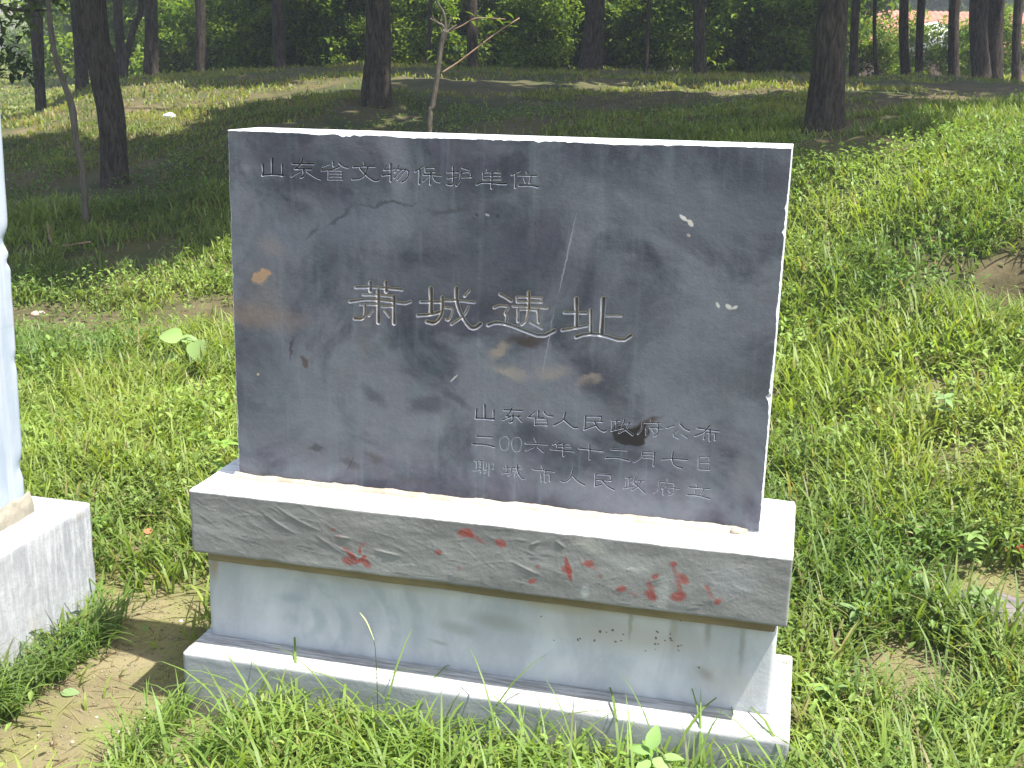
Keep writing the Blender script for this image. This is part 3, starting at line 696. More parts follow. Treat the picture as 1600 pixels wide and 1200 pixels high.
# ------------------------------------------------------------------ grass
def tints(n, x, y, dry=.04, t_=None):
    k = fbm(x*1.1, y*1.1, 20.)+rng.normal(0, .10, n)
    k = np.clip((k-.3)/.4, 0, 1)[:, None]
    a = np.array([.108, .168, .036]); b_ = np.array([.240, .292, .062])
    c = a*(1-k)+b_*k
    c = c*rng.uniform(.8, 1.25, (n, 1))
    d = rng.random(n) < dry
    c[d] = np.array([.26, .22, .10])*rng.uniform(.7, 1.2, (d.sum(), 1))
    return c
def blades(n, x, y, z, L, W, az, th0, bend, segs, tin):
    """curved tapering ribbons; all arrays of length n"""
    s = np.linspace(0, 1, segs+1)
    hor = np.zeros(n); up = np.zeros(n); rows = []
    dx, dy = np.cos(az), np.sin(az)
    for k in range(segs+1):
        if k:
            th = th0+bend*((s[k]+s[k-1])/2)**1.2
            hor = hor+np.sin(th)*L/segs; up = up+np.cos(th)*L/segs
        cx, cy, cz = x+dx*hor, y+dy*hor, z+up
        if k == segs: rows.append(np.stack([cx, cy, cz], -1)[:, None])
        else:
            w = W*.5*(.75+.6*s[k])*(1-s[k]**2.2)
            rows.append(np.stack([np.stack([cx-dy*w, cy+dx*w, cz], -1), np.stack([cx+dy*w, cy-dx*w, cz], -1)], 1))
    V = np.concatenate(rows, 1); nv = V.shape[1]
    base = (np.arange(n)*nv)[:, None]
    qs = [base+np.array([[2*k, 2*k+1, 2*k+3, 2*k+2]]) for k in range(segs-1)]
    tr = base+np.array([[2*(segs-1), 2*(segs-1)+1, 2*segs]])
    T = np.repeat(tin, nv, 0)
    return V.reshape(-1, 3), [np.concatenate(qs) if qs else np.zeros((0, 4), int), tr], T
def inside_masonry(x, y, pad=.0):
    a = (x > -.094-pad) & (x < 1.402+pad) & (y > -.165-pad) & (y < .256+pad)
    b_ = (x > -2.1) & (x < -.627+pad) & (y > -.24-pad) & (y < .272+pad)
    return a | b_
def scatter(n, t0, t1, a0, a1, power=1.):
    """uniform over the ground between two distances"""
    u_ = rng.random(n); t_ = (t0**(1+power)+u_*(t1**(1+power)-t0**(1+power)))**(1/(1+power))
    s_ = t_*rng.uniform(a0, a1, n)
    return CAM[0]+FH[0]*t_+RH[0]*s_, CAM[1]+FH[1]*t_+RH[1]*s_, t_
def combine(parts):
    Vs, Qs, Ts, Cs, n0 = [], [], [], [], 0
    for V, (q, tr), T in parts:
        Vs.append(V); Cs.append(T)
        if len(q): Qs.append(q+n0)
        if len(tr): Ts.append(tr+n0)
        n0 += len(V)
    return np.concatenate(Vs), [np.concatenate(k) for k in (Qs, Ts) if k], np.concatenate(Cs)
def field(n, t0, t1, L, W, segs, clump, thin=0., a=(-.62, .62), dry=.07, bendk=(.6, 1.9), power=1.):
    x, y, t_ = scatter(n, t0, t1, a[0], a[1], power)
    cl = fbm(x*clump, y*clump, 3.)
    keep = (rng.random(n) > bare(x, y)*.985) & (~inside_masonry(x, y, .004)) & (rng.random(n) < np.clip((cl-.34)*6+.25-thin, .04, 1))
    x, y, t_, cl = x[keep], y[keep], t_[keep], cl[keep]; n = len(x)
    Lm = L*(.55+.9*np.clip(fbm(x*1.6, y*1.6, 9.), 0, 1))*rng.uniform(.5, 1.35, n)
    Lm *= 1-.6*bare(x, y)
    return blades(n, x, y, H(x, y)-.005, Lm, W*rng.uniform(.6, 1.4, n), rng.uniform(0, 6.283, n), np.abs(rng.normal(.15, .22, n)), rng.uniform(bendk[0], bendk[1], n), segs, tints(n, x, y, dry))
near = [field(42000, 1.7, 4.4, .18, .0088, 5, 3.), field(52000, 4.2, 7.0, .19, .0105, 4, 2., .05)]
V, F, T = combine(near)
tag(mesh('near_grass', V, F, M['grass'], tint=T), kind='stuff', label=None)
mid = [field(80000, 6.5, 9.5, .13, .011, 3, 1.2, .05, (-.6, .6)), field(60000, 9., 13., .075, .014, 2, .9, .3, (-.6, .6), .15), field(50000, 12.5, 21., .075, .022, 2, .7, .45, (-.6, .6), .2), field(70000, 20., 62., .12, .07, 2, .3, -.3, (-.6, -.2), .03)]
V, F, T = combine(mid)
T = T*(1+(np.array([.06, -.08, .05])*sstep(8.5, 11., (V[:, 0:1]-CAM[0])*FH[0]+(V[:, 1:2]-CAM[1])*FH[1])))
tag(mesh('bank_grass', V, F, M['grass'], tint=T), kind='stuff')
# long arching blades crowding the foot of the pedestal and the side block
def strip_field(n, x0, x1, y0, y1, L, W, bendk=(1.0, 2.3)):
    x = rng.uniform(x0, x1, n); y = rng.uniform(y0, y1, n)
    cl = fbm(x*5, y*5, 12.)
    k = (rng.random(n) < np.clip((cl-.36)*6, .05, 1)) & ~inside_masonry(x, y, .004)
    x, y = x[k], y[k]; n = len(x)
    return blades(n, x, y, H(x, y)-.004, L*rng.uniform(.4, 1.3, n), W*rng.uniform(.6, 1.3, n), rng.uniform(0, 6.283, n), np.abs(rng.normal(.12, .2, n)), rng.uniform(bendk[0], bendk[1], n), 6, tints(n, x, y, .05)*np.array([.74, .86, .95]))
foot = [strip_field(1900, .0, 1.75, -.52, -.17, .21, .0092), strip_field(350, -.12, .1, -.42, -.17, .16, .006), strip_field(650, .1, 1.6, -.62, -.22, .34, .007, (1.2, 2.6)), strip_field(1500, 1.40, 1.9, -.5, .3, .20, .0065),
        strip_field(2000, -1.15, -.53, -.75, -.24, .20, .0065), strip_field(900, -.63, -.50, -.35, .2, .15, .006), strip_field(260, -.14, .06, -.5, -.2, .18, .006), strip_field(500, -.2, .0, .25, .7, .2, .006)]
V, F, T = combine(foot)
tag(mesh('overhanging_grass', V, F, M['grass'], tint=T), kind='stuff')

# small broad-leaved weeds
def leaves(c, size, az, tilt, tin, aspect=.5, fold=.25):
    """pointed-oval leaves of 6 vertices folded along the midrib"""
    n = len(c)
    d = np.stack([np.cos(az)*np.cos(tilt), np.sin(az)*np.cos(tilt), np.sin(tilt)], -1)
    s = np.stack([-np.sin(az), np.cos(az), np.zeros(n)], -1)
    u_ = np.cross(s, d)*-1.0; u_ = np.where(u_[:, 2:3] < 0, -u_, u_)
    L = size[:, None]; w = L*aspect*.5
    p0 = c; p5 = c+d*L - u_*L*.12
    a1 = c+d*L*.33+s*w+u_*w*fold*2; b1 = c+d*L*.33-s*w+u_*w*fold*2
    a2 = c+d*L*.68+s*w*.72+u_*w*fold; b2 = c+d*L*.68-s*w*.72+u_*w*fold
    m1 = c+d*L*.4; 
    V = np.stack([p0, a1, a2, p5, b2, b1, m1+u_*0], 1)
    base = (np.arange(n)*7)[:, None]
    q = np.concatenate([base+np.array([[0, 1, 2, 6]]), base+np.array([[0, 6, 4, 5]])])
    tr = np.concatenate([base+np.array([[6, 2, 3]]), base+np.array([[6, 3, 4]])])
    return V.reshape(-1, 3), [q, tr], np.repeat(tin, 7, 0)
def weedfield(n, t0, t1, hgt, size, dens, a=(-.6, .6)):
    x, y, t_ = scatter(n, t0, t1, a[0], a[1])
    cl = fbm(x*1.7, y*1.7, 31.)
    k = (rng.random(n) < np.clip((cl-.45)*7+dens, .02, 1)) & (rng.random(n) > bare(x, y)*.97) & ~inside_masonry(x, y, .02)
    x, y = x[k], y[k]; n = len(x)
    z = H(x, y)+hgt*rng.random(n)**.8*(.5+fbm(x*3, y*3, 2.))
    tn = tints(n, x, y, .01)*np.array([.9, 1.0, 1.1])
    return leaves(np.stack([x, y, z], -1), size*rng.uniform(.5, 1.4, n), rng.uniform(0, 6.283, n), rng.normal(.15, .45, n), tn)
V, F, T = combine([weedfield(34000, 1.8, 4.4, .12, .024, .25), weedfield(42000, 4.2, 8., .17, .034, .4), weedfield(22000, 7.5, 12., .09, .04, .1)])
tag(mesh('low_weeds', V, F, M['weed'], tint=T), kind='stuff')

# ------------------------------------------------------------------ tubes, trunks
def tube(pts, rad, n=8, ridge=0., seed=0., closed=True, flare=0.):
    pts = np.array(pts, float); m_ = len(pts)
    T_ = np.gradient(pts, axis=0); T_ /= np.linalg.norm(T_, axis=1, keepdims=True)
    ref = np.array([0, 1, 0.]) if abs(T_[0][1]) < .9 else np.array([1., 0, 0])
    A_ = np.cross(T_, ref); A_ /= np.linalg.norm(A_, axis=1, keepdims=True); B_ = np.cross(T_, A_)
    ph = np.linspace(0, 2*math.pi, n, endpoint=False)
    rad = np.asarray(rad, float)*np.ones(m_)
    R_ = rad[:, None]*np.ones(n)[None]
    if ridge:
        zz = np.arange(m_)[:, None]*.12
        R_ = R_*(1+ridge*(fbm(np.cos(ph)[None]*4+seed+zz*.0, np.sin(ph)[None]*4, zz*1.4+seed, 3)-.5)*2)
    V = pts[:, None]+(A_[:, None]*np.cos(ph)[None, :, None]+B_[:, None]*np.sin(ph)[None, :, None])*R_[..., None]
    V = np.concatenate([V.reshape(-1, 3), pts[-1:]])
    ii = np.arange(m_*n).reshape(m_, n); jj = np.roll(ii, -1, axis=1)
    q = np.stack([ii[:-1], jj[:-1], jj[1:], ii[1:]], -1).reshape(-1, 4)
    tr = np.stack([ii[-1], jj[-1], np.full(n, m_*n)], -1)
    return V, [q, tr], np.zeros((len(V), 3))
def spline(ctrl, n):
    ctrl = np.array(ctrl, float)
    P_ = np.vstack([2*ctrl[0]-ctrl[1], ctrl, 2*ctrl[-1]-ctrl[-2]])
    out = []
    segs = len(ctrl)-1
    for i in range(n):
        f = i/(n-1)*segs; k = min(int(f), segs-1); f -= k
        p0, p1, p2, p3 = P_[k:k+4]
        out.append(.5*((2*p1)+(-p0+p2)*f+(2*p0-5*p1+4*p2-p3)*f*f+(-p0+3*p1-3*p2+p3)*f**3))
    return np.array(out)
def leaf_tint(n, k):  # leaf green runs from dark to bright by clump value, plus random variation
    a = np.array([.022, .055, .012]); b_ = np.array([.135, .185, .028])
    k = np.clip(k, 0, 1)[:, None]
    return (a*(1-k)+b_*k)*rng.uniform(.8, 1.25, (n, 1))
def leaf_cloud(blobs, per, size, flat=.0, seed=0.):
    """leaf clumps spread on and through ellipsoid blobs (cx,cy,cz,rx,ry,rz)"""
    cs_, ks = [], []
    for (cx, cy, cz, rx, ry, rz) in blobs:
        n = per
        d = rng.normal(0, 1, (n, 3)); d /= np.linalg.norm(d, axis=1, keepdims=True)
        r = rng.random(n)**.45
        p = d*r[:, None]
        cl = fbm(p[:, 0]*2.3+cx+seed, p[:, 1]*2.3+cy, p[:, 2]*2.3+cz, 3)
        k = cl > .44
        p = p[k]; cl = cl[k]
        cs_.append(np.stack([cx+p[:, 0]*rx, cy+p[:, 1]*ry, cz+p[:, 2]*rz], -1)); ks.append(cl)
    c = np.concatenate(cs_); k = np.concatenate(ks); n = len(c)
    return leaves(c, size*rng.uniform(.6, 1.4, n), rng.uniform(0, 6.283, n), rng.normal(-.25, .55, n), leaf_tint(n, (k-.44)*3.5+rng.normal(0, .25, n)+.1+.35*(np.sin(c[:, 0]*2.1+c[:, 2]*3+seed)*np.sin(c[:, 1]*2.3+seed*2))), .62, .2)

# crowns: a few shared meshes
def crown_mesh(nb, R_, Hh, per, size, seed):
    r = random.Random(seed); bl = []
    for i in range(nb):
        a = r.uniform(0, 6.28); q = math.sqrt(r.random())*R_*.8
        bl.append((q*math.cos(a), q*math.sin(a), r.uniform(-.5, .5)*Hh, r.uniform(.28, .45)*R_, r.uniform(.28, .45)*R_, r.uniform(.16, .26)*Hh))
    V, F, T = leaf_cloud(bl, per, size, seed=seed)
    o = mesh('crown', V, F, M['leaf'], tint=T)
    me = o.data; bpy.data.objects.remove(o); return me
CROWNS = [crown_mesh(15, 2.6, 3.4, 560, .27, 1), crown_mesh(17, 2.9, 3.8, 520, .28, 2), crown_mesh(13, 2.3, 3.0, 600, .25, 3)]

def tree(u, v, w, top, label, crown=0, t_fix=None, lean=(0, 0), h=9., crz=6.6, flare=1.35, n=20, group='trees on and behind the bank', bm_='bark', csc=1., low=None, mid_pts=None, cscz=1., coff=(0, 0)):
    """u, v: foot of the trunk in the photo; w: its width there; top: (u, w) where it leaves the frame"""
    if t_fix is None: foot, t_ = hit(u, v)
    else:
        foot = at(u, v, t_fix); t_ = t_fix; foot[2] = H(foot[0], foot[1])
    if t_ > 16.5 and t_fix is None: csc *= .85; crz = 8.2; coff = (1.2, -3.4)
    if t_ > 19.5:
        t_ = 18.5+random.random()*1.5; foot = at(u, v, t_); foot[2] = H(foot[0], foot[1])
    px = t_/FPX*1.03
    dirs = [foot-np.array([0, 0, .25])]
    rr = [w*px*.5*flare*1.1]
    path = [foot, at(top[0], 0, t_)]
    if mid_pts: path = [foot]+[at(a, b_, t_) for a, b_ in mid_pts]+[at(top[0], 0, t_)]
    d = path[-1]-path[0]; d = d/max(d[2], .3)
    end = path[-1]+np.array([d[0]*1.2+lean[0], d[1]+lean[1], h-path[-1][2]+foot[2]])
    ctrl = [dirs[0]]+path+[path[-1]+(end-path[-1])*.35, end]
    sp = spline(ctrl, 46)
    zz = sp[:, 2]-foot[2]
    wt = top[1]*px*.5; wb = w*px*.5; ztop = path[-1][2]-foot[2]
    base_r = np.where(zz < ztop, wb*.8+(wt-wb*.8)*np.clip(zz/ztop, 0, 1), wt*np.clip(1-(zz-ztop)/(h-ztop), .12, 1)**.8)
    rad = base_r+wb*.35*np.exp(-np.clip(zz, 0, None)/(.25+wb*1.2))
    e = empty('tree', foot, label, 'tree', group)
    sp_l = sp-foot
    V, F, T = tube(sp_l, rad, n, .14, u*.1)
    mesh('trunk', V, F, M[bm_], e, smooth=True)
    r = random.Random(int(u*7+v))
    for k in range(4):
        f = r.uniform(.55, .9); i = int(f*45); p = sp_l[i]; a = r.uniform(0, 6.28); L = r.uniform(1.2, 2.4)
        if zz[i] < 4.2: continue
        q = [p, p+np.array([math.cos(a)*L*.4, math.sin(a)*L*.4, L*.25]), p+np.array([math.cos(a)*L, math.sin(a)*L, L*.7])]
        V, F, T = tube(spline(q, 8), np.linspace(rad[i]*.6, .015, 8), 7)
        mesh('limb', V, F, M[bm_], e, smooth=True)
    if crown is not None:
        c = bpy.data.objects.new('crown', CROWNS[crown % 3]); COL.objects.link(c); c.parent = e
        c.location = (sp_l[-1][0]*.8+FH[0]*coff[1]+RH[0]*coff[0], sp_l[-1][1]*.8+FH[1]*coff[1]+RH[1]*coff[0], crz); c.rotation_euler.z = r.uniform(0, 6.28); c.scale = (csc, csc, csc*cscz)  # coff pushes the out-of-view crown off its trunk to aim its shade
    return e, t_
G_ = 'trees on and behind the bank'
tree(180, 290, 38, (140, 44), 'stout rough-barked tree leaning left at the left foot of the bank', 0, h=8.5, crz=6.2, mid_pts=[(176, 200), (160, 100)], csc=1.1, coff=(1.8, -1.4))
tree(588, 162, 42, (591, 33), 'dark upright trunk on the bank behind the left half of the slab top', 1, h=9, crz=6.6, csc=1.0, flare=1.5, coff=(2.6, -1.8))
tree(1288, 200, 52, (1303, 40), 'thick dark trunk standing just past the right top corner of the slab', 2, h=9, crz=6.4, csc=1.12, flare=1.2, coff=(.9, .1))
tree(922, 102, 34, (930, 26), 'reddish dark trunk on the crest above the middle of the slab', 0, h=10, crz=7.2, csc=1.2)
tree(738, 96, 17, (738, 15), 'slim dark trunk at the wood edge right of the pruned sapling', 1, h=9, crz=6.6)
tree(437, 104, 19, (434, 17), 'straight slim trunk at the wood edge between the forked pair and the dark trunk', 2, h=9.5, crz=6.8)
tree(311, 110, 15, (313, 14), 'thin straight trunk before the pale foliage left of centre', 1, h=9, crz=6.6)
tree(190, 113, 14, (183, 13), 'slender upright trunk of the crossing pair right of the stout leaning tree', 0, h=9, crz=6.8)
tree(193, 112, 11, (221, 9), 'slender trunk slanting right out of the foot of the crossing pair', None, h=6, mid_pts=[(198, 85), (210, 40)])
tree(230, 111, 13, (232, 12), 'left stem of the twin black trunks', 2, h=9, crz=6.8)
tree(241, 111, 11, (241, 9), 'right stem of the twin black trunks', None, h=8)
tree(60, 122, 14, (54, 20), 'lone dark tree with low boughs before the sky at far left', 2, h=8, crz=5.6, csc=.95)
tree(127, 112, 18, (120, 20), 'dark trunk half hidden behind the stout leaning tree', None, h=8)
tree(1095, 100, 18, (1093, 17), 'dim trunk in the shrubs above the right part of the slab', 1, h=9, crz=6.8)
tree(1335, 104, 13, (1338, 12), 'thin trunk just right of the thick dark trunk', 0, h=9, crz=6.8)
tree(1418, 108, 15, (1413, 13), 'left trunk of the close pair before the tiled roof', 1, h=9, crz=6.8)
tree(1437, 110, 12, (1440, 11), 'right trunk of the close pair before the tiled roof', None, h=8)
tree(1492, 113, 16, (1492, 15), 'grey-lit trunk right of the white gable patch', 2, h=9, crz=6.8)
tree(1535, 121, 26, (1530, 26), 'left stem of the broad double trunk near the right edge', 0, h=9, crz=6.6)
tree(1553, 121, 26, (1556, 26), 'right stem of the broad double trunk near the right edge', None, h=8)
tree(1590, 113, 13, (1592, 13), 'slim trunk at the right edge of the photo', 1, h=9, crz=6.6)
for s_, tq, k, lb in ((8.5, 14.5, 1, 'unseen tree added beyond the right edge to shade the bank'),):  # out of view, added for the shade it throws on the right bank
    u_ = 800+s_/tq*1819
    tree(u_, 120, 30, (u_, 25), lb, k, t_fix=tq, h=9, crz=6.6, csc=1.2)
# trees that close the canopy behind
deep = [(668, 36), (1010, 34), (1372, 36)]
for i, (u, t_) in enumerate(deep):
    tree(u, 100, 10-.1*t_, (u+random.uniform(-8, 8), 9-.1*t_), ['thin deep trunk behind the pruned sapling', 'thin deep trunk right of the reddish crest trunk', 'thin deep trunk left of the close pair'][i], i if i % 3 == 0 else None, t_fix=float(t_), h=10, crz=9.2, csc=.5, n=10, group='thin trunks deep in the wood')

# crooked pale sapling in front of the leaning tree
def sapling(name, pix, t_, rads, label, cat, mat, base_v):
    foot = at(pix[0][0], pix[0][1], t_); foot[2] = H(foot[0], foot[1])-.02
    e = empty(name, foot, label, cat)
    pts = [foot-foot]+[at(a, b_, t_)-foot for a, b_ in pix[1:]]
    V, F, T = tube(spline(pts, 40), np.interp(np.linspace(0, 1, 40), np.linspace(0, 1, len(rads)), rads), 10, .15, 3.)
    mesh('stem', V, F, mat, e, smooth=True)
    return e, foot
_, ts = hit(133, 356)
e, foot = sapling('sapling', [(133, 356), (133, 320), (128, 265), (118, 215), (113, 170), (100, 130), (88, 95), (80, 50), (75, 0), (70, -60), (66, -130)], ts, [.032, .026, .026, .024, .027, .022, .021, .020, .018, .016, .010], 'thin crooked pale sapling trunk in front of the stout leaning tree', 'sapling', M['bark_pale'], 356)
V, F, T = leaf_cloud([(0, 0, 0, .35, .35, .3), (.2, .3, .3, .4, .3, .3)], 160, .09)
c_ = mesh('crown', V, F, M['leaf'], e, tint=T); c_.location = tuple(at(66, -150, ts)-foot)
# pruned sapling behind the slab
tS = 7.6
e, foot = sapling('pruned_sapling', [(664, 232), (671, 200), (676, 165), (681, 135), (686, 95), (690, 70), (697, 47)], tS, [.021, .018, .018, .016, .016, .016, .022], 'leafless pruned sapling with stub twigs rising behind the slab top', 'sapling', M['bark_pale'], 232)
for pix, r0, r1, nm in (([(697, 50), (692, 40), (684, 36), (672, 29)], .010, .006, 'twig'), ([(686, 36), (680, 32), (676, 26)], .006, .004, 'twig'), ([(697, 48), (694, 22), (686, 8), (679, -8), (676, -40)], .009, .004, 'twig'), ([(690, 38), (690, 22)], .004, .003, 'twig'),
                    ([(699, 46), (704, 30), (703, 26)], .005, .004, 'twig'), ([(699, 50), (708, 43), (714, 39)], .009, .006, 'twig'), ([(692, 113), (715, 98), (745, 75), (778, 50), (812, 28)], .006, .0035, 'shoot'), ([(700, 50), (722, 40), (745, 28), (790, 30)], .004, .002, 'shoot')):
    V, F, T = tube(spline([at(a, b_, tS)-foot for a, b_ in pix], 12), np.linspace(r0, r1, 12), 7)
    mesh(nm, V, F, M['bark_pale' if nm == 'twig' else 'twig'], e, smooth=True)
V, F, T = leaves(np.array([at(a, b_, tS)-foot for a, b_ in ((742, 26), (760, 30), (775, 30), (788, 30), (790, 20), (775, 50), (765, 58), (780, 44), (735, 32), (676, 80), (680, 85), (795, 42), (800, 35))]), np.full(13, .07), rng.uniform(0, 6.28, 13), rng.normal(0, .4, 13), leaf_tint(13, np.full(13, .9)), .4)
mesh('leaf', V, F, M['leaf'], e, tint=T)['kind'] = 'stuff'

MARKS = [(-20, 'the upper left corner of the photo'), (60, 'the lone dark tree at far left'), (127, 'the half hidden trunk'), (190, 'the crossing pair'), (235, 'the twin black stems'), (311, 'the thin straight trunk'), (375, 'the gap before the slim trunk'),
         (437, 'the slim straight trunk'), (515, 'the shaded gap left of the big slab-top trunk'), (590, 'the dark trunk over the slab top'), (690, 'the pruned sapling'), (738, 'the slim trunk beyond the sapling'), (830, 'the wide gap right of the sapling'),
         (925, 'the reddish trunk on the crest'), (1010, 'the gap right of the reddish trunk'), (1095, 'the dim trunk'), (1190, 'the slab top right corner gap'), (1295, 'the thick dark trunk at right'), (1337, 'the thin trunk by the thick one'), (1427, 'the close pair of trunks'), (1492, 'the grey-lit trunk'), (1545, 'the broad double trunk'), (1600, 'the right edge trunk')]
def where(u):
    mk = min(MARKS, key=lambda q: abs(q[0]-u)); d = u-mk[0]
    return ('behind ' if abs(d) < 9 else 'just left of ' if d < 0 and d > -25 else 'just right of ' if 0 < d < 25 else 'well left of ' if d < 0 else 'well right of ')+mk[1]
LB = {'shrubs at the edge of the wood': 'dark edge shrub ', 'taller shrubs deeper in the wood': 'taller inner shrub ', 'pale distant thicket': 'distant thicket ', 'bright bushes at the foot of the wood': 'bright low bush ', 'low shrubs below the tiled roof': 'low shrub under the tiles ', 'tall trees behind the tiled house': 'tall tree above the tiles ', 'hazy trees on the far slope': 'hazy far tree '}
# ------------------------------------------------------------------ shrub belt behind the crest
def shrub_mesh(seed, R_, per, size, nb=11, k0=0.):
    r = random.Random(seed); bl = []
    for i in range(nb):
        a = r.uniform(0, 6.28); q = math.sqrt(r.random())*R_*.75
        z = r.uniform(.15, 1.55)*R_
        bl.append((q*math.cos(a), q*math.sin(a), z, r.uniform(.3, .5)*R_, r.uniform(.3, .5)*R_, r.uniform(.22, .4)*R_))
    V, F, T = leaf_cloud(bl, per, size, seed=seed)
    o = mesh('shrub', V, F, M['leaf'], tint=T*np.array([1.2, 1.15, .95])*(1+k0)); me = o.data; bpy.data.objects.remove(o); return me
SH = [shrub_mesh(10, 1.5, 420, .125), shrub_mesh(11, 1.7, 420, .135, k0=.25), shrub_mesh(12, 1.4, 420, .115, k0=-.15), shrub_mesh(13, 1.9, 480, .15, 13, .4)]
def shrub(u, t_, k, sc=1., dz=0., grp='shrubs at the edge of the wood', lab='leafy green shrub in the dark belt at the edge of the wood', sz=1.):
    p = at(u, 100, t_); p[2] = float(H(p[0], p[1]))-.1+dz
    o = bpy.data.objects.new('shrub', SH[k % 4]); COL.objects.link(o)
    o.location = tuple(p); o.rotation_euler.z = random.uniform(0, 6.28); o.scale = (sc, sc, sc*sz)
    tag(o, (LB[grp]+where(u)) if grp in LB else lab, 'tree' if 'tree' in grp else 'shrub', grp)
for i in range(34):
    u = 255+i*41+random.uniform(-12, 12)
    if 1320 < u < 1620: continue
    shrub(u, random.uniform(20.8, 23.5), i, random.uniform(.5, .95) if u > 330 else .6)
for i, (u, t_, sc) in enumerate(((395, 20.4, .42), (520, 20.6, .6), (560, 20.1, .34), (640, 20.8, .5), (800, 20.3, .62), (835, 19.9, .4), (1010, 20.5, .45), (1075, 20.2, .62), (1165, 20.4, .4), (1215, 20.9, .66), (1255, 20.0, .5), (470, 21, .55))):
    shrub(u, t_, 3 if i % 2 else 1, sc, lab='brighter leafy bush standing out in front of the dark belt', grp='bright bushes at the foot of the wood')
for i in range(30):
    u = 150+i*50+random.uniform(-14, 14)
    if u > 1320: continue
    shrub(u, random.uniform(26, 31), i+1, random.uniform(1.0, 1.35) if not 820 < u < 1230 else random.uniform(.5, .8), grp='taller shrubs deeper in the wood', lab='taller leafy shrub standing deeper in the wood', sz=1.15)
for i in range(22):
    u = 160+i*50+random.uniform(-16, 16)
    if u > 1300 or 930 < u < 1230: continue
    shrub(u, random.uniform(38, 46), i+3, random.uniform(1.5, 2.1), grp='pale distant thicket', lab='pale distant thicket tree filling the back of the wood', sz=1.3)
for i in range(8):
    shrub(1365+i*34, random.uniform(21.5, 24), i, .42, grp='low shrubs below the tiled roof', lab='low dark shrub below the red tiled roof')
for u, t_, k, sc in ((20, 50, 3, .62), (88, 60, 3, .75), (108, 70, 1, .95), (48, 78, 3, .7), (-22, 55, 1, .9), (140, 45, 3, 1.2), (160, 58, 1, 2.0)):
    shrub(u, t_, k, sc, grp='hazy trees on the far slope', lab='hazy far tree on the sunlit slope at left')
# bough of leaves hanging in at the far left
pb = at(20, 40, 12.)
V, F, T = leaf_cloud([(-.1, 0, .1, .38, .35, .25), (.3, .1, .3, .25, .3, .16), (-.4, 0, -.15, .32, .35, .25), (-.15, .2, -.4, .2, .2, .2)], 230, .085)
e = empty('leafy_bough', pb, 'dark leafy bough hanging over the slope at the top left corner', 'tree branch')
mesh('foliage', V, F, M['leaf'], e, tint=T*.8)
V, F, T = tube(spline([(-2.2, .3, 1.2), (-1.1, .1, .7), (-.2, 0, .2), (.4, .1, .15)], 14), np.linspace(.05, .01, 14), 7)
mesh('branch', V, F, M['bark'], e, smooth=True)

for i, (u, t_, sc) in enumerate(((1300, 66, 3.2), (1370, 64, 2.6), (1440, 66, 3.0), (1510, 63, 2.5), (1580, 66, 3.2), (1650, 64, 2.8), (1340, 70, 3.4), (1480, 72, 3.5))):
    shrub(u, t_, i, sc, grp='tall trees behind the tiled house', lab='tall dark tree rising behind the red tiled roof', sz=1.2)
# ------------------------------------------------------------------ house with a tiled roof beyond the wood
HT = 50.
pl, pr = at(1250, 100, HT), at(1700, 100, HT)
ax = (pr-pl); ax[2] = 0; WID = float(np.linalg.norm(ax)); ax /= WID
hz = math.atan2(ax[1], ax[0])
g0 = float(H(pl[0], pl[1]))
house = empty('tiled_house', (pl[0], pl[1], g0), 'house with a long red clay tiled roof seen between the trunks at right', 'house', rz=hz)
zb = float(at(1480, 80, HT)[2])-g0; zr = float(at(1480, 12, HT)[2])-g0
def box(lo, hi):
    x0, y0, z0 = lo; x1, y1, z1 = hi
    V = [(x0, y0, z0), (x1, y0, z0), (x1, y1, z0), (x0, y1, z0), (x0, y0, z1), (x1, y0, z1), (x1, y1, z1), (x0, y1, z1)]
    F = [(0, 3, 2, 1), (4, 5, 6, 7), (0, 1, 5, 4), (1, 2, 6, 5), (2, 3, 7, 6), (3, 0, 4, 7)]
    return np.array(V, float), np.array(F)
V, F = box((0.2, .6, -.3), (WID-.2, 5.4, zb-.05)); mesh('wall', V, F, M['wall'], house)
for k in range(4):
    V, F = box((1.2+k*2.9, .52, zb-1.5), (2.4+k*2.9, .597, zb-.5)); w_ = mesh('window', V, F, M['plaster'], house)
    V, F = box((1.28+k*2.9, .49, zb-1.42), (2.32+k*2.9, .516, zb-.58)); mesh('pane', V, F, M['dark'], w_)
# corrugated clay roof: ridges of tile rows
nx_, ny_ = 260, 22
X, Y = np.meshgrid(np.linspace(-.2, WID+.2, nx_), np.linspace(0, 1, ny_), indexing='ij')
Z = zb+(zr-zb)*Y+.04*np.abs(np.sin(X*math.pi/.24))+.03*((Y*14) % 1.)
Pq = np.stack([X, Y*3.0, Z], -1).reshape(-1, 3); Pb = np.stack([X, 6.0-Y*3.0, Z], -1).reshape(-1, 3)
ii = np.arange(nx_*ny_).reshape(nx_, ny_); q = np.stack([ii[:-1, :-1], ii[1:, :-1], ii[1:, 1:], ii[:-1, 1:]], -1).reshape(-1, 4)
mesh('roof', np.concatenate([Pq, Pb]), np.concatenate([q, q[:, ::-1]+len(Pq)]), M['tile'], house)
pw = at(1458, 56, HT-1.2)
V = np.array([(-.75, 0, -.6), (.75, 0, -.6), (.75, 0, .15), (.15, 0, .55), (-.75, 0, .2)], float)
V = np.concatenate([V, V+[0, 1.4, 0]])
F = [np.array([(0, 1, 2, 3, 4), (9, 8, 7, 6, 5)]), np.array([(0, 5, 6, 1), (1, 6, 7, 2), (2, 7, 8, 3), (3, 8, 9, 4), (4, 9, 5, 0)])]
gb = mesh('white_gable', V, F, M['plaster']); gb.location = tuple(pw); gb.rotation_euler.z = hz
gb.parent = house; gb.matrix_parent_inverse = (Matrix.Translation(house.location) @ Matrix.Rotation(hz, 4, 'Z')).inverted()
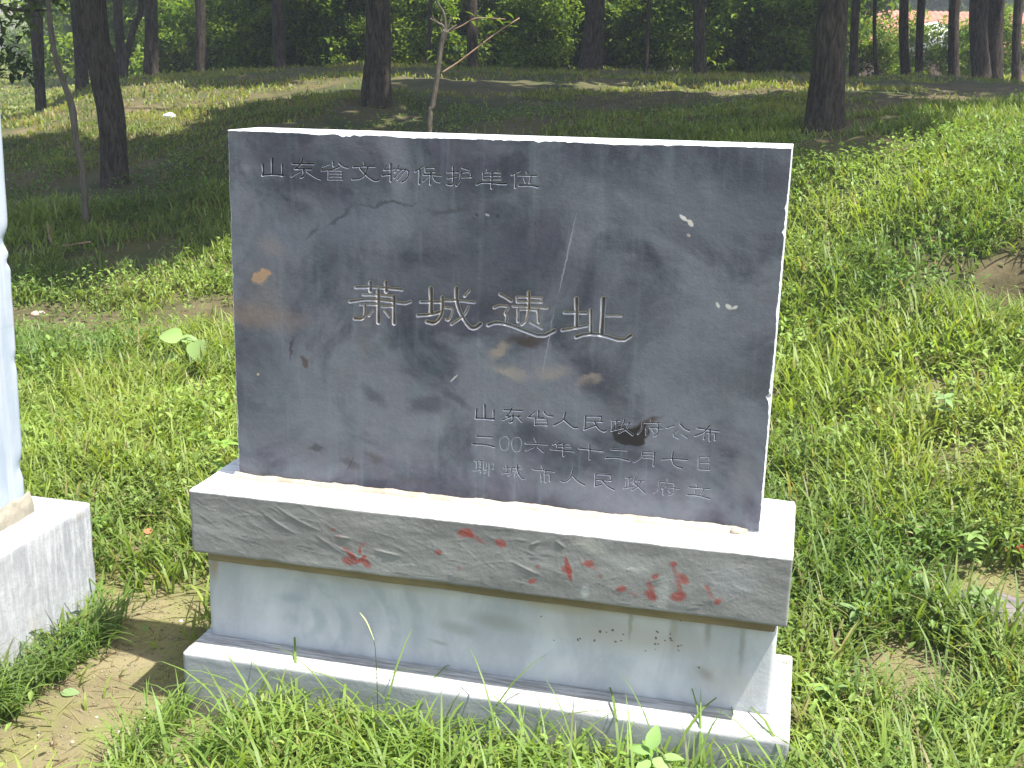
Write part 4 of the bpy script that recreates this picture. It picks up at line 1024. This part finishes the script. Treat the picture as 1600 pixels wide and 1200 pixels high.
gb.name = 'gable'; gb['label'] = 'bright white gable patch before the tiles'

# ------------------------------------------------------------------ single plants
def one_leaf(L, Wd, heart=0., drop=.2, nseg=7):
    """leaf lamina in local space along +x with a midrib fold"""
    V = []
    for i in range(nseg+1):
        s = i/nseg
        w = Wd*.5*(math.sin(math.pi*min(1, s**.75*1.0))**.8 if heart == 0 else (math.sin(math.pi*s**.62)**.75))
        x = L*s - heart*L*.12*(1-s)**3
        z = -drop*L*s*s
        V += [(x, -w, z+w*.18), (x, 0, z-.0), (x, w, z+w*.18)]
    F = []
    for i in range(nseg):
        a = i*3
        F += [(a, a+3, a+4, a+1), (a+1, a+4, a+5, a+2)]
    return np.array(V), np.array(F)
def plant(name, base, label, cat, stems, leafs, mat='weed', tint=(.13, .22, .05), sr_=.0022):
    e = empty(name, base, label, cat)
    Vs = [tube(spline(s, 10), np.linspace(sr_, sr_*.6, 10), 6) for s in stems]
    V, F, T = combine([(a, (b_[0], b_[1]), c) for a, b_, c in Vs])
    mesh('stem', V, F, M[mat], e, tint=np.array(tint)*.9, smooth=True)
    for (p, L, Wd, az, tilt, hrt, *ro) in leafs:
        V, F = one_leaf(L, Wd, hrt)
        k = random.uniform(.85, 1.2)
        o = mesh('leaf', V, F, M[mat], e, tint=np.array(tint)*k, smooth=True)
        o.location = tuple(p); o.rotation_euler = (ro[0] if ro else random.uniform(-.2, .2), -tilt, az)
    return e
# big pale leaves at left behind the grass
p, tb = hit(285, 575)
tb_ = tb*.97
q = lambda u, v: at(u, v, tb_)-p
top = q(285, 530)
plant('big_leaf_plant', p, 'young plant with four large pale leaves rising behind the left grass', 'plant',
      [[(0, 0, -.05), tuple(q(285, 560)), tuple(top)], [tuple(top), tuple(top+np.array([.04, 0, .012])), tuple(top+np.array([.07, 0, -.01]))], [tuple(q(286, 556)), tuple(q(276, 563)), tuple(q(268, 560))]],
      [(top+np.array([-.01, 0, .01]), .125, .10, math.pi+.15, .10, 1., -.75), (top, .08, .06, .25, .10, 1., .6), (top+np.array([.07, 0, -.01]), .125, .10, -.9, -.7, 1., .5), (q(276, 556), .085, .065, -2.7, -.35, 1., -.6), (top, .07, .05, 1.6, .3, 1.)], tint=(.26, .36, .13), sr_=.004)
# foreground plants
fx = lambda u, y, z=0.: None
def gp(u, v):
    p, t_ = hit(u, v); return p
def on_ground(u, v, t_):
    p = at(u, v, t_); p[2] = float(H(p[0], p[1])); return p
pA = on_ground(1020, 1190, 2.15)
def up(p, u, v, t_): return at(u, v, t_)-p
tA = 2.13
plant('broadleaf_seedling', pA, 'seedling with broad pale green oval leaves at the bottom edge before the base', 'plant',
      [[(0, 0, 0), tuple(up(pA, 1018, 1180, tA))], [tuple(up(pA, 1018, 1195, tA)), tuple(up(pA, 1040, 1185, tA))]],
      [(up(pA, 1018, 1172, tA), .055, .034, 1.5, .9, 0), (up(pA, 1016, 1178, tA), .05, .030, 2.9, .15, 0), (up(pA, 1020, 1185, tA), .055, .036, -.5, -.15, 0), (up(pA, 1016, 1188, tA), .045, .028, -2.2, -.2, 0), (up(pA, 1035, 1185, tA), .045, .03, .2, .2, 0)], tint=(.24, .36, .13), sr_=.002)
def herb(u, v, t_, hgt, nl, L, label, seed, tint=(.15, .26, .05)):
    p = on_ground(u, v, t_); r = random.Random(seed)
    ls = []
    for lvl, (f, n) in enumerate(((1.0, nl), (.72, nl-1), (.45, 3))):
        for i in range(n):
            a = i*6.283/n+lvl*.6+r.uniform(-.2, .2)
            ls.append(((r.uniform(-.004, .004), r.uniform(-.004, .004), hgt*f), L*(1.05-.15*lvl+.2*(1-f)), L*.42, a, r.uniform(-.2, .45), 0))
    return plant('leafy_herb', p, label, 'plant', [[(0, 0, 0), (.004, .003, hgt*.5), (0, 0, hgt)]], ls, tint=tint, sr_=.0018)
herb(1012, 1190, 2.33, .125, 6, .034, 'upright herb whose star of pointed leaves overlaps the base strip', 1)
herb(1062, 1195, 2.30, .085, 6, .030, 'smaller pointed-leaf herb to the right of the upright one', 2)
herb(950, 1195, 2.28, .065, 5, .024, 'low light green herb left of the pale broadleaf seedling', 3, (.18, .27, .08))
herb(1345, 905, 3.0, .10, 6, .055, 'grey-green leafed weed right of the cap block corner', 4, (.17, .25, .11))
herb(1300, 1010, 2.62, .10, 6, .05, 'pale weed right of the neck block among grass', 5, (.17, .26, .09))
herb(1545, 860, 3.0, .10, 6, .06, 'pale leafy weed by the bare stone at the right edge', 6, (.19, .27, .10))
herb(1530, 770, 3.3, .14, 6, .05, 'leafy weed in the tall grass at right', 7, (.18, .26, .08))
herb(350, 690, 3.9, .32, 7, .06, 'tall leafy weed against the left edge of the slab', 8, (.20, .31, .06))
herb(332, 700, 3.7, .22, 6, .06, 'broad weed just left of the tall one beside the slab', 9, (.20, .31, .06))
herb(1260, 1190, 2.2, .06, 5, .04, 'grass-green weed at the bottom right of the base', 10, (.13, .22, .05))
herb(1480, 590, 4.3, .16, 6, .06, 'pale weed on the right slope', 12, (.17, .25, .10))
# grass stalk with a seed head leaning in front of the neck block
pS = on_ground(592, 1200, 2.42)
e = empty('seeding_grass_stalk', pS, 'single grass stalk with pale seed head leaning before the neck block', 'grass stalk')
P_ = [at(a, b_, 2.42)-pS for a, b_ in ((592, 1195), (590, 1100), (588, 1040), (584, 1000), (572, 972), (562, 957))]
P_[0][2] = 0
V, F, T = tube(spline(P_[:5], 20), np.linspace(.0011, .0007, 20), 5); mesh('stem', V, F, M['grass'], e, tint=(.10, .17, .05))
V, F, T = tube(spline(P_[3:], 16), .0024*np.sin(np.linspace(.5, 2.9, 16)), 7, .5, 2.); mesh('seed_head', V, F, M['seed'], e)

# ------------------------------------------------------------------ litter
p = gp(95, 1087)
V, F = one_leaf(.05, .038, 0, .05); o = mesh('fallen_leaf', V, F, M['weed'], tint=(.22, .30, .14), smooth=True)
o.location = (p[0], p[1], p[2]+.008); o.rotation_euler = (.1, .05, .4); tag(o, 'pale green fallen leaf on the bare mud near the left block', 'leaf')
p = gp(226, 845)
V, F = one_leaf(.035, .026, 0, .2); o = mesh('fallen_leaf', V, F, M['weed'], tint=(.55, .18, .10), smooth=True)
o.location = (p[0], p[1], p[2]+.03); o.rotation_euler = (.4, -.2, .8); tag(o, 'small salmon-red fallen leaf in the grass between the two monuments', 'leaf')
p = gp(10, 1108)
V, F = one_leaf(.07, .02, 0, .3); o = mesh('fallen_leaf', V, F, M['weed'], tint=(.12, .22, .03), smooth=True)
o.location = (p[0], p[1], p[2]+.02); o.rotation_euler = (.1, -.3, -.3); tag(o, 'narrow green leaf lying at the left edge of the mud', 'leaf')
def rock(u, v, r, mat, name, label, cat, fl=.6, grp=None, seed=1., n=10, dz=0.):
    p = gp(u, v); V, F = lump(0, 0, 0, r, seed, fl, n)
    o = mesh(name, V, F, M[mat], smooth=n > 8); o.location = (p[0], p[1], p[2]+r*fl*.2+dz); return tag(o, label, cat, grp)
PEB = ['pale pebble in the middle of the mud patch', 'pale pebble at the far left of the mud patch', 'pebble left of the middle of the lower mud', 'pebble right of the middle of the lower mud', 'lowest pebble of the left mud patch', 'pebble between the mud middle and the pedestal base',
       'white pebble on the mud just left of the neck block', 'pebble beside the pale green fallen leaf', 'tiny pebble under the middle one on the mud', 'pebble in the mud close before the shadow of the pedestal', 'pebble low on the mud left of centre', 'pebble on the mud at the foot of the left grass tuft',
       'pebble low in the bare soil patch right of the pedestal', 'pebble at the back of the bare soil patch right of the pedestal', 'pebble at the right of the bare soil patch right of the pedestal']
for i, (u, v, r) in enumerate(((152, 1122, .006), (24, 1111, .006), (113, 1160, .006), (187, 1143, .005), (212, 1180, .006), (214, 1140, .005), (283, 971, .006), (63, 1078, .006), (150, 1137, .004), (228, 1122, .004), (60, 1150, .005), (250, 1165, .005), (1448, 1108, .009), (1430, 1045, .007), (1468, 1070, .008))):
    rock(u, v, r, 'mortar' if i % 3 else 'paper', 'pebble', PEB[i], 'pebble', .7, 'pebbles on the mud', 2.+i, 7)
rock(1562, 948, .11, 'rock', 'flat_stone', 'flat purplish-grey stone bedded in bare soil at the right edge', 'stone', .22, None, 4., 14, -.01)
rock(60, 492, .045, 'brick', 'brick_piece', 'pinkish broken brick in the ditch beside the left slab', 'brick', .6, None, 6.)
rock(265, 183, .075, 'paper', 'white_litter', 'small white scrap of litter on the sunlit strip of the bank', 'litter', .5, None, 8.)
rock(1592, 882, .022, 'red', 'red_litter', 'bright red scrap in the weeds at the right edge', 'litter', .6, None, 9., 8, .05)
rock(1200, 98, .10, 'red', 'red_bloom', 'tiny red spot at the wood edge above the slab', 'flower', .9, None, 10., 8, .1)
p = gp(75, 362); p2 = gp(85, 393); p3 = gp(143, 397)
e = empty('bent_twig', p2, 'bent dry brown twig lying on the bank beside the crooked sapling', 'twig')
V, F, T = tube(spline([p-p2+[0, 0, .08], [0, 0, .05], p3-p2+[0, 0, .09]], 14), np.linspace(.004, .007, 14), 6); mesh('stick', V, F, M['twig'], e)
V, F, T = tube(spline([[.0, 0, .05], [-.05, .02, .12], [-.08, .04, .2]], 6), np.linspace(.004, .002, 6), 5); mesh('side_shoot', V, F, M['twig'], e)

# crumbs, straw and dead bits on the bare soil
def crumbs_on(n, t0, t1):
    x, y, t_ = scatter(n, t0, t1, -.6, .6)
    k = (rng.random(n) < bare(x, y)) & ~inside_masonry(x, y, .01)
    x, y = x[k], y[k]; n = len(x); r = rng.gamma(1.6, .0012, n)+.0010
    o6 = np.array([(1, 0, 0), (0, 1, 0), (-1, 0, 0), (0, -1, 0), (0, 0, .7), (0, 0, -.7)], float)
    V = np.stack([x, y, H(x, y)+r*.1], -1)[:, None]+o6[None]*r[:, None, None]*rng.uniform(.6, 1.4, (n, 6, 3))
    f8 = np.array([(0, 1, 4), (1, 2, 4), (2, 3, 4), (3, 0, 4), (1, 0, 5), (2, 1, 5), (3, 2, 5), (0, 3, 5)])
    F = ((np.arange(n)*6)[:, None, None]+f8[None]).reshape(-1, 3)
    return V.reshape(-1, 3), F
V, F = crumbs_on(26000, 1.8, 4.5)
tag(mesh('soil_crumbs', V, F, plain('soil_crumb', (.11, .09, .05), (.24, .205, .13), 40)), kind='stuff')
n = 9000
x, y, t_ = scatter(n, 1.8, 5.2, -.6, .6)
k = ~inside_masonry(x, y, .02) & (rng.random(n) < .25+.4*bare(x, y)); x, y = x[k], y[k]; n = len(x)
tn = np.where(rng.random((n, 1)) < .6, np.array([[.30, .25, .14]]), np.array([[.16, .10, .05]]))*rng.uniform(.6, 1.3, (n, 1))
V, F, T = blades(n, x, y, H(x, y)+.004, rng.uniform(.02, .11, n), rng.uniform(.0015, .004, n), rng.uniform(0, 6.28, n), rng.uniform(1.3, 1.62, n), rng.uniform(-.3, .3, n), 2, tn)
tag(mesh('dry_straw', V, F, M['grass'], tint=T), kind='stuff')

# ------------------------------------------------------------------ air
V, F = box((-75, -12, -4), (75, 95, 13.))
hz_o = mesh('haze', V, F)
hz_o.location = (CAM[0], CAM[1], 0); hz_o.rotation_euler.z = YAW
t = NT('pale_air'); t.n.remove(t.out); t.out = t.n.new('ShaderNodeOutputMaterial')
pv = t.n.new('ShaderNodeVolumePrincipled'); pv.inputs['Density'].default_value = .0022
pv.inputs['Color'].default_value = (.86, .92, 1., 1); pv.inputs['Anisotropy'].default_value = .2
t.l.new(pv.outputs[0], t.out.inputs['Volume']); hz_o.data.materials.append(t.m)
hz_o['kind'] = 'stuff'
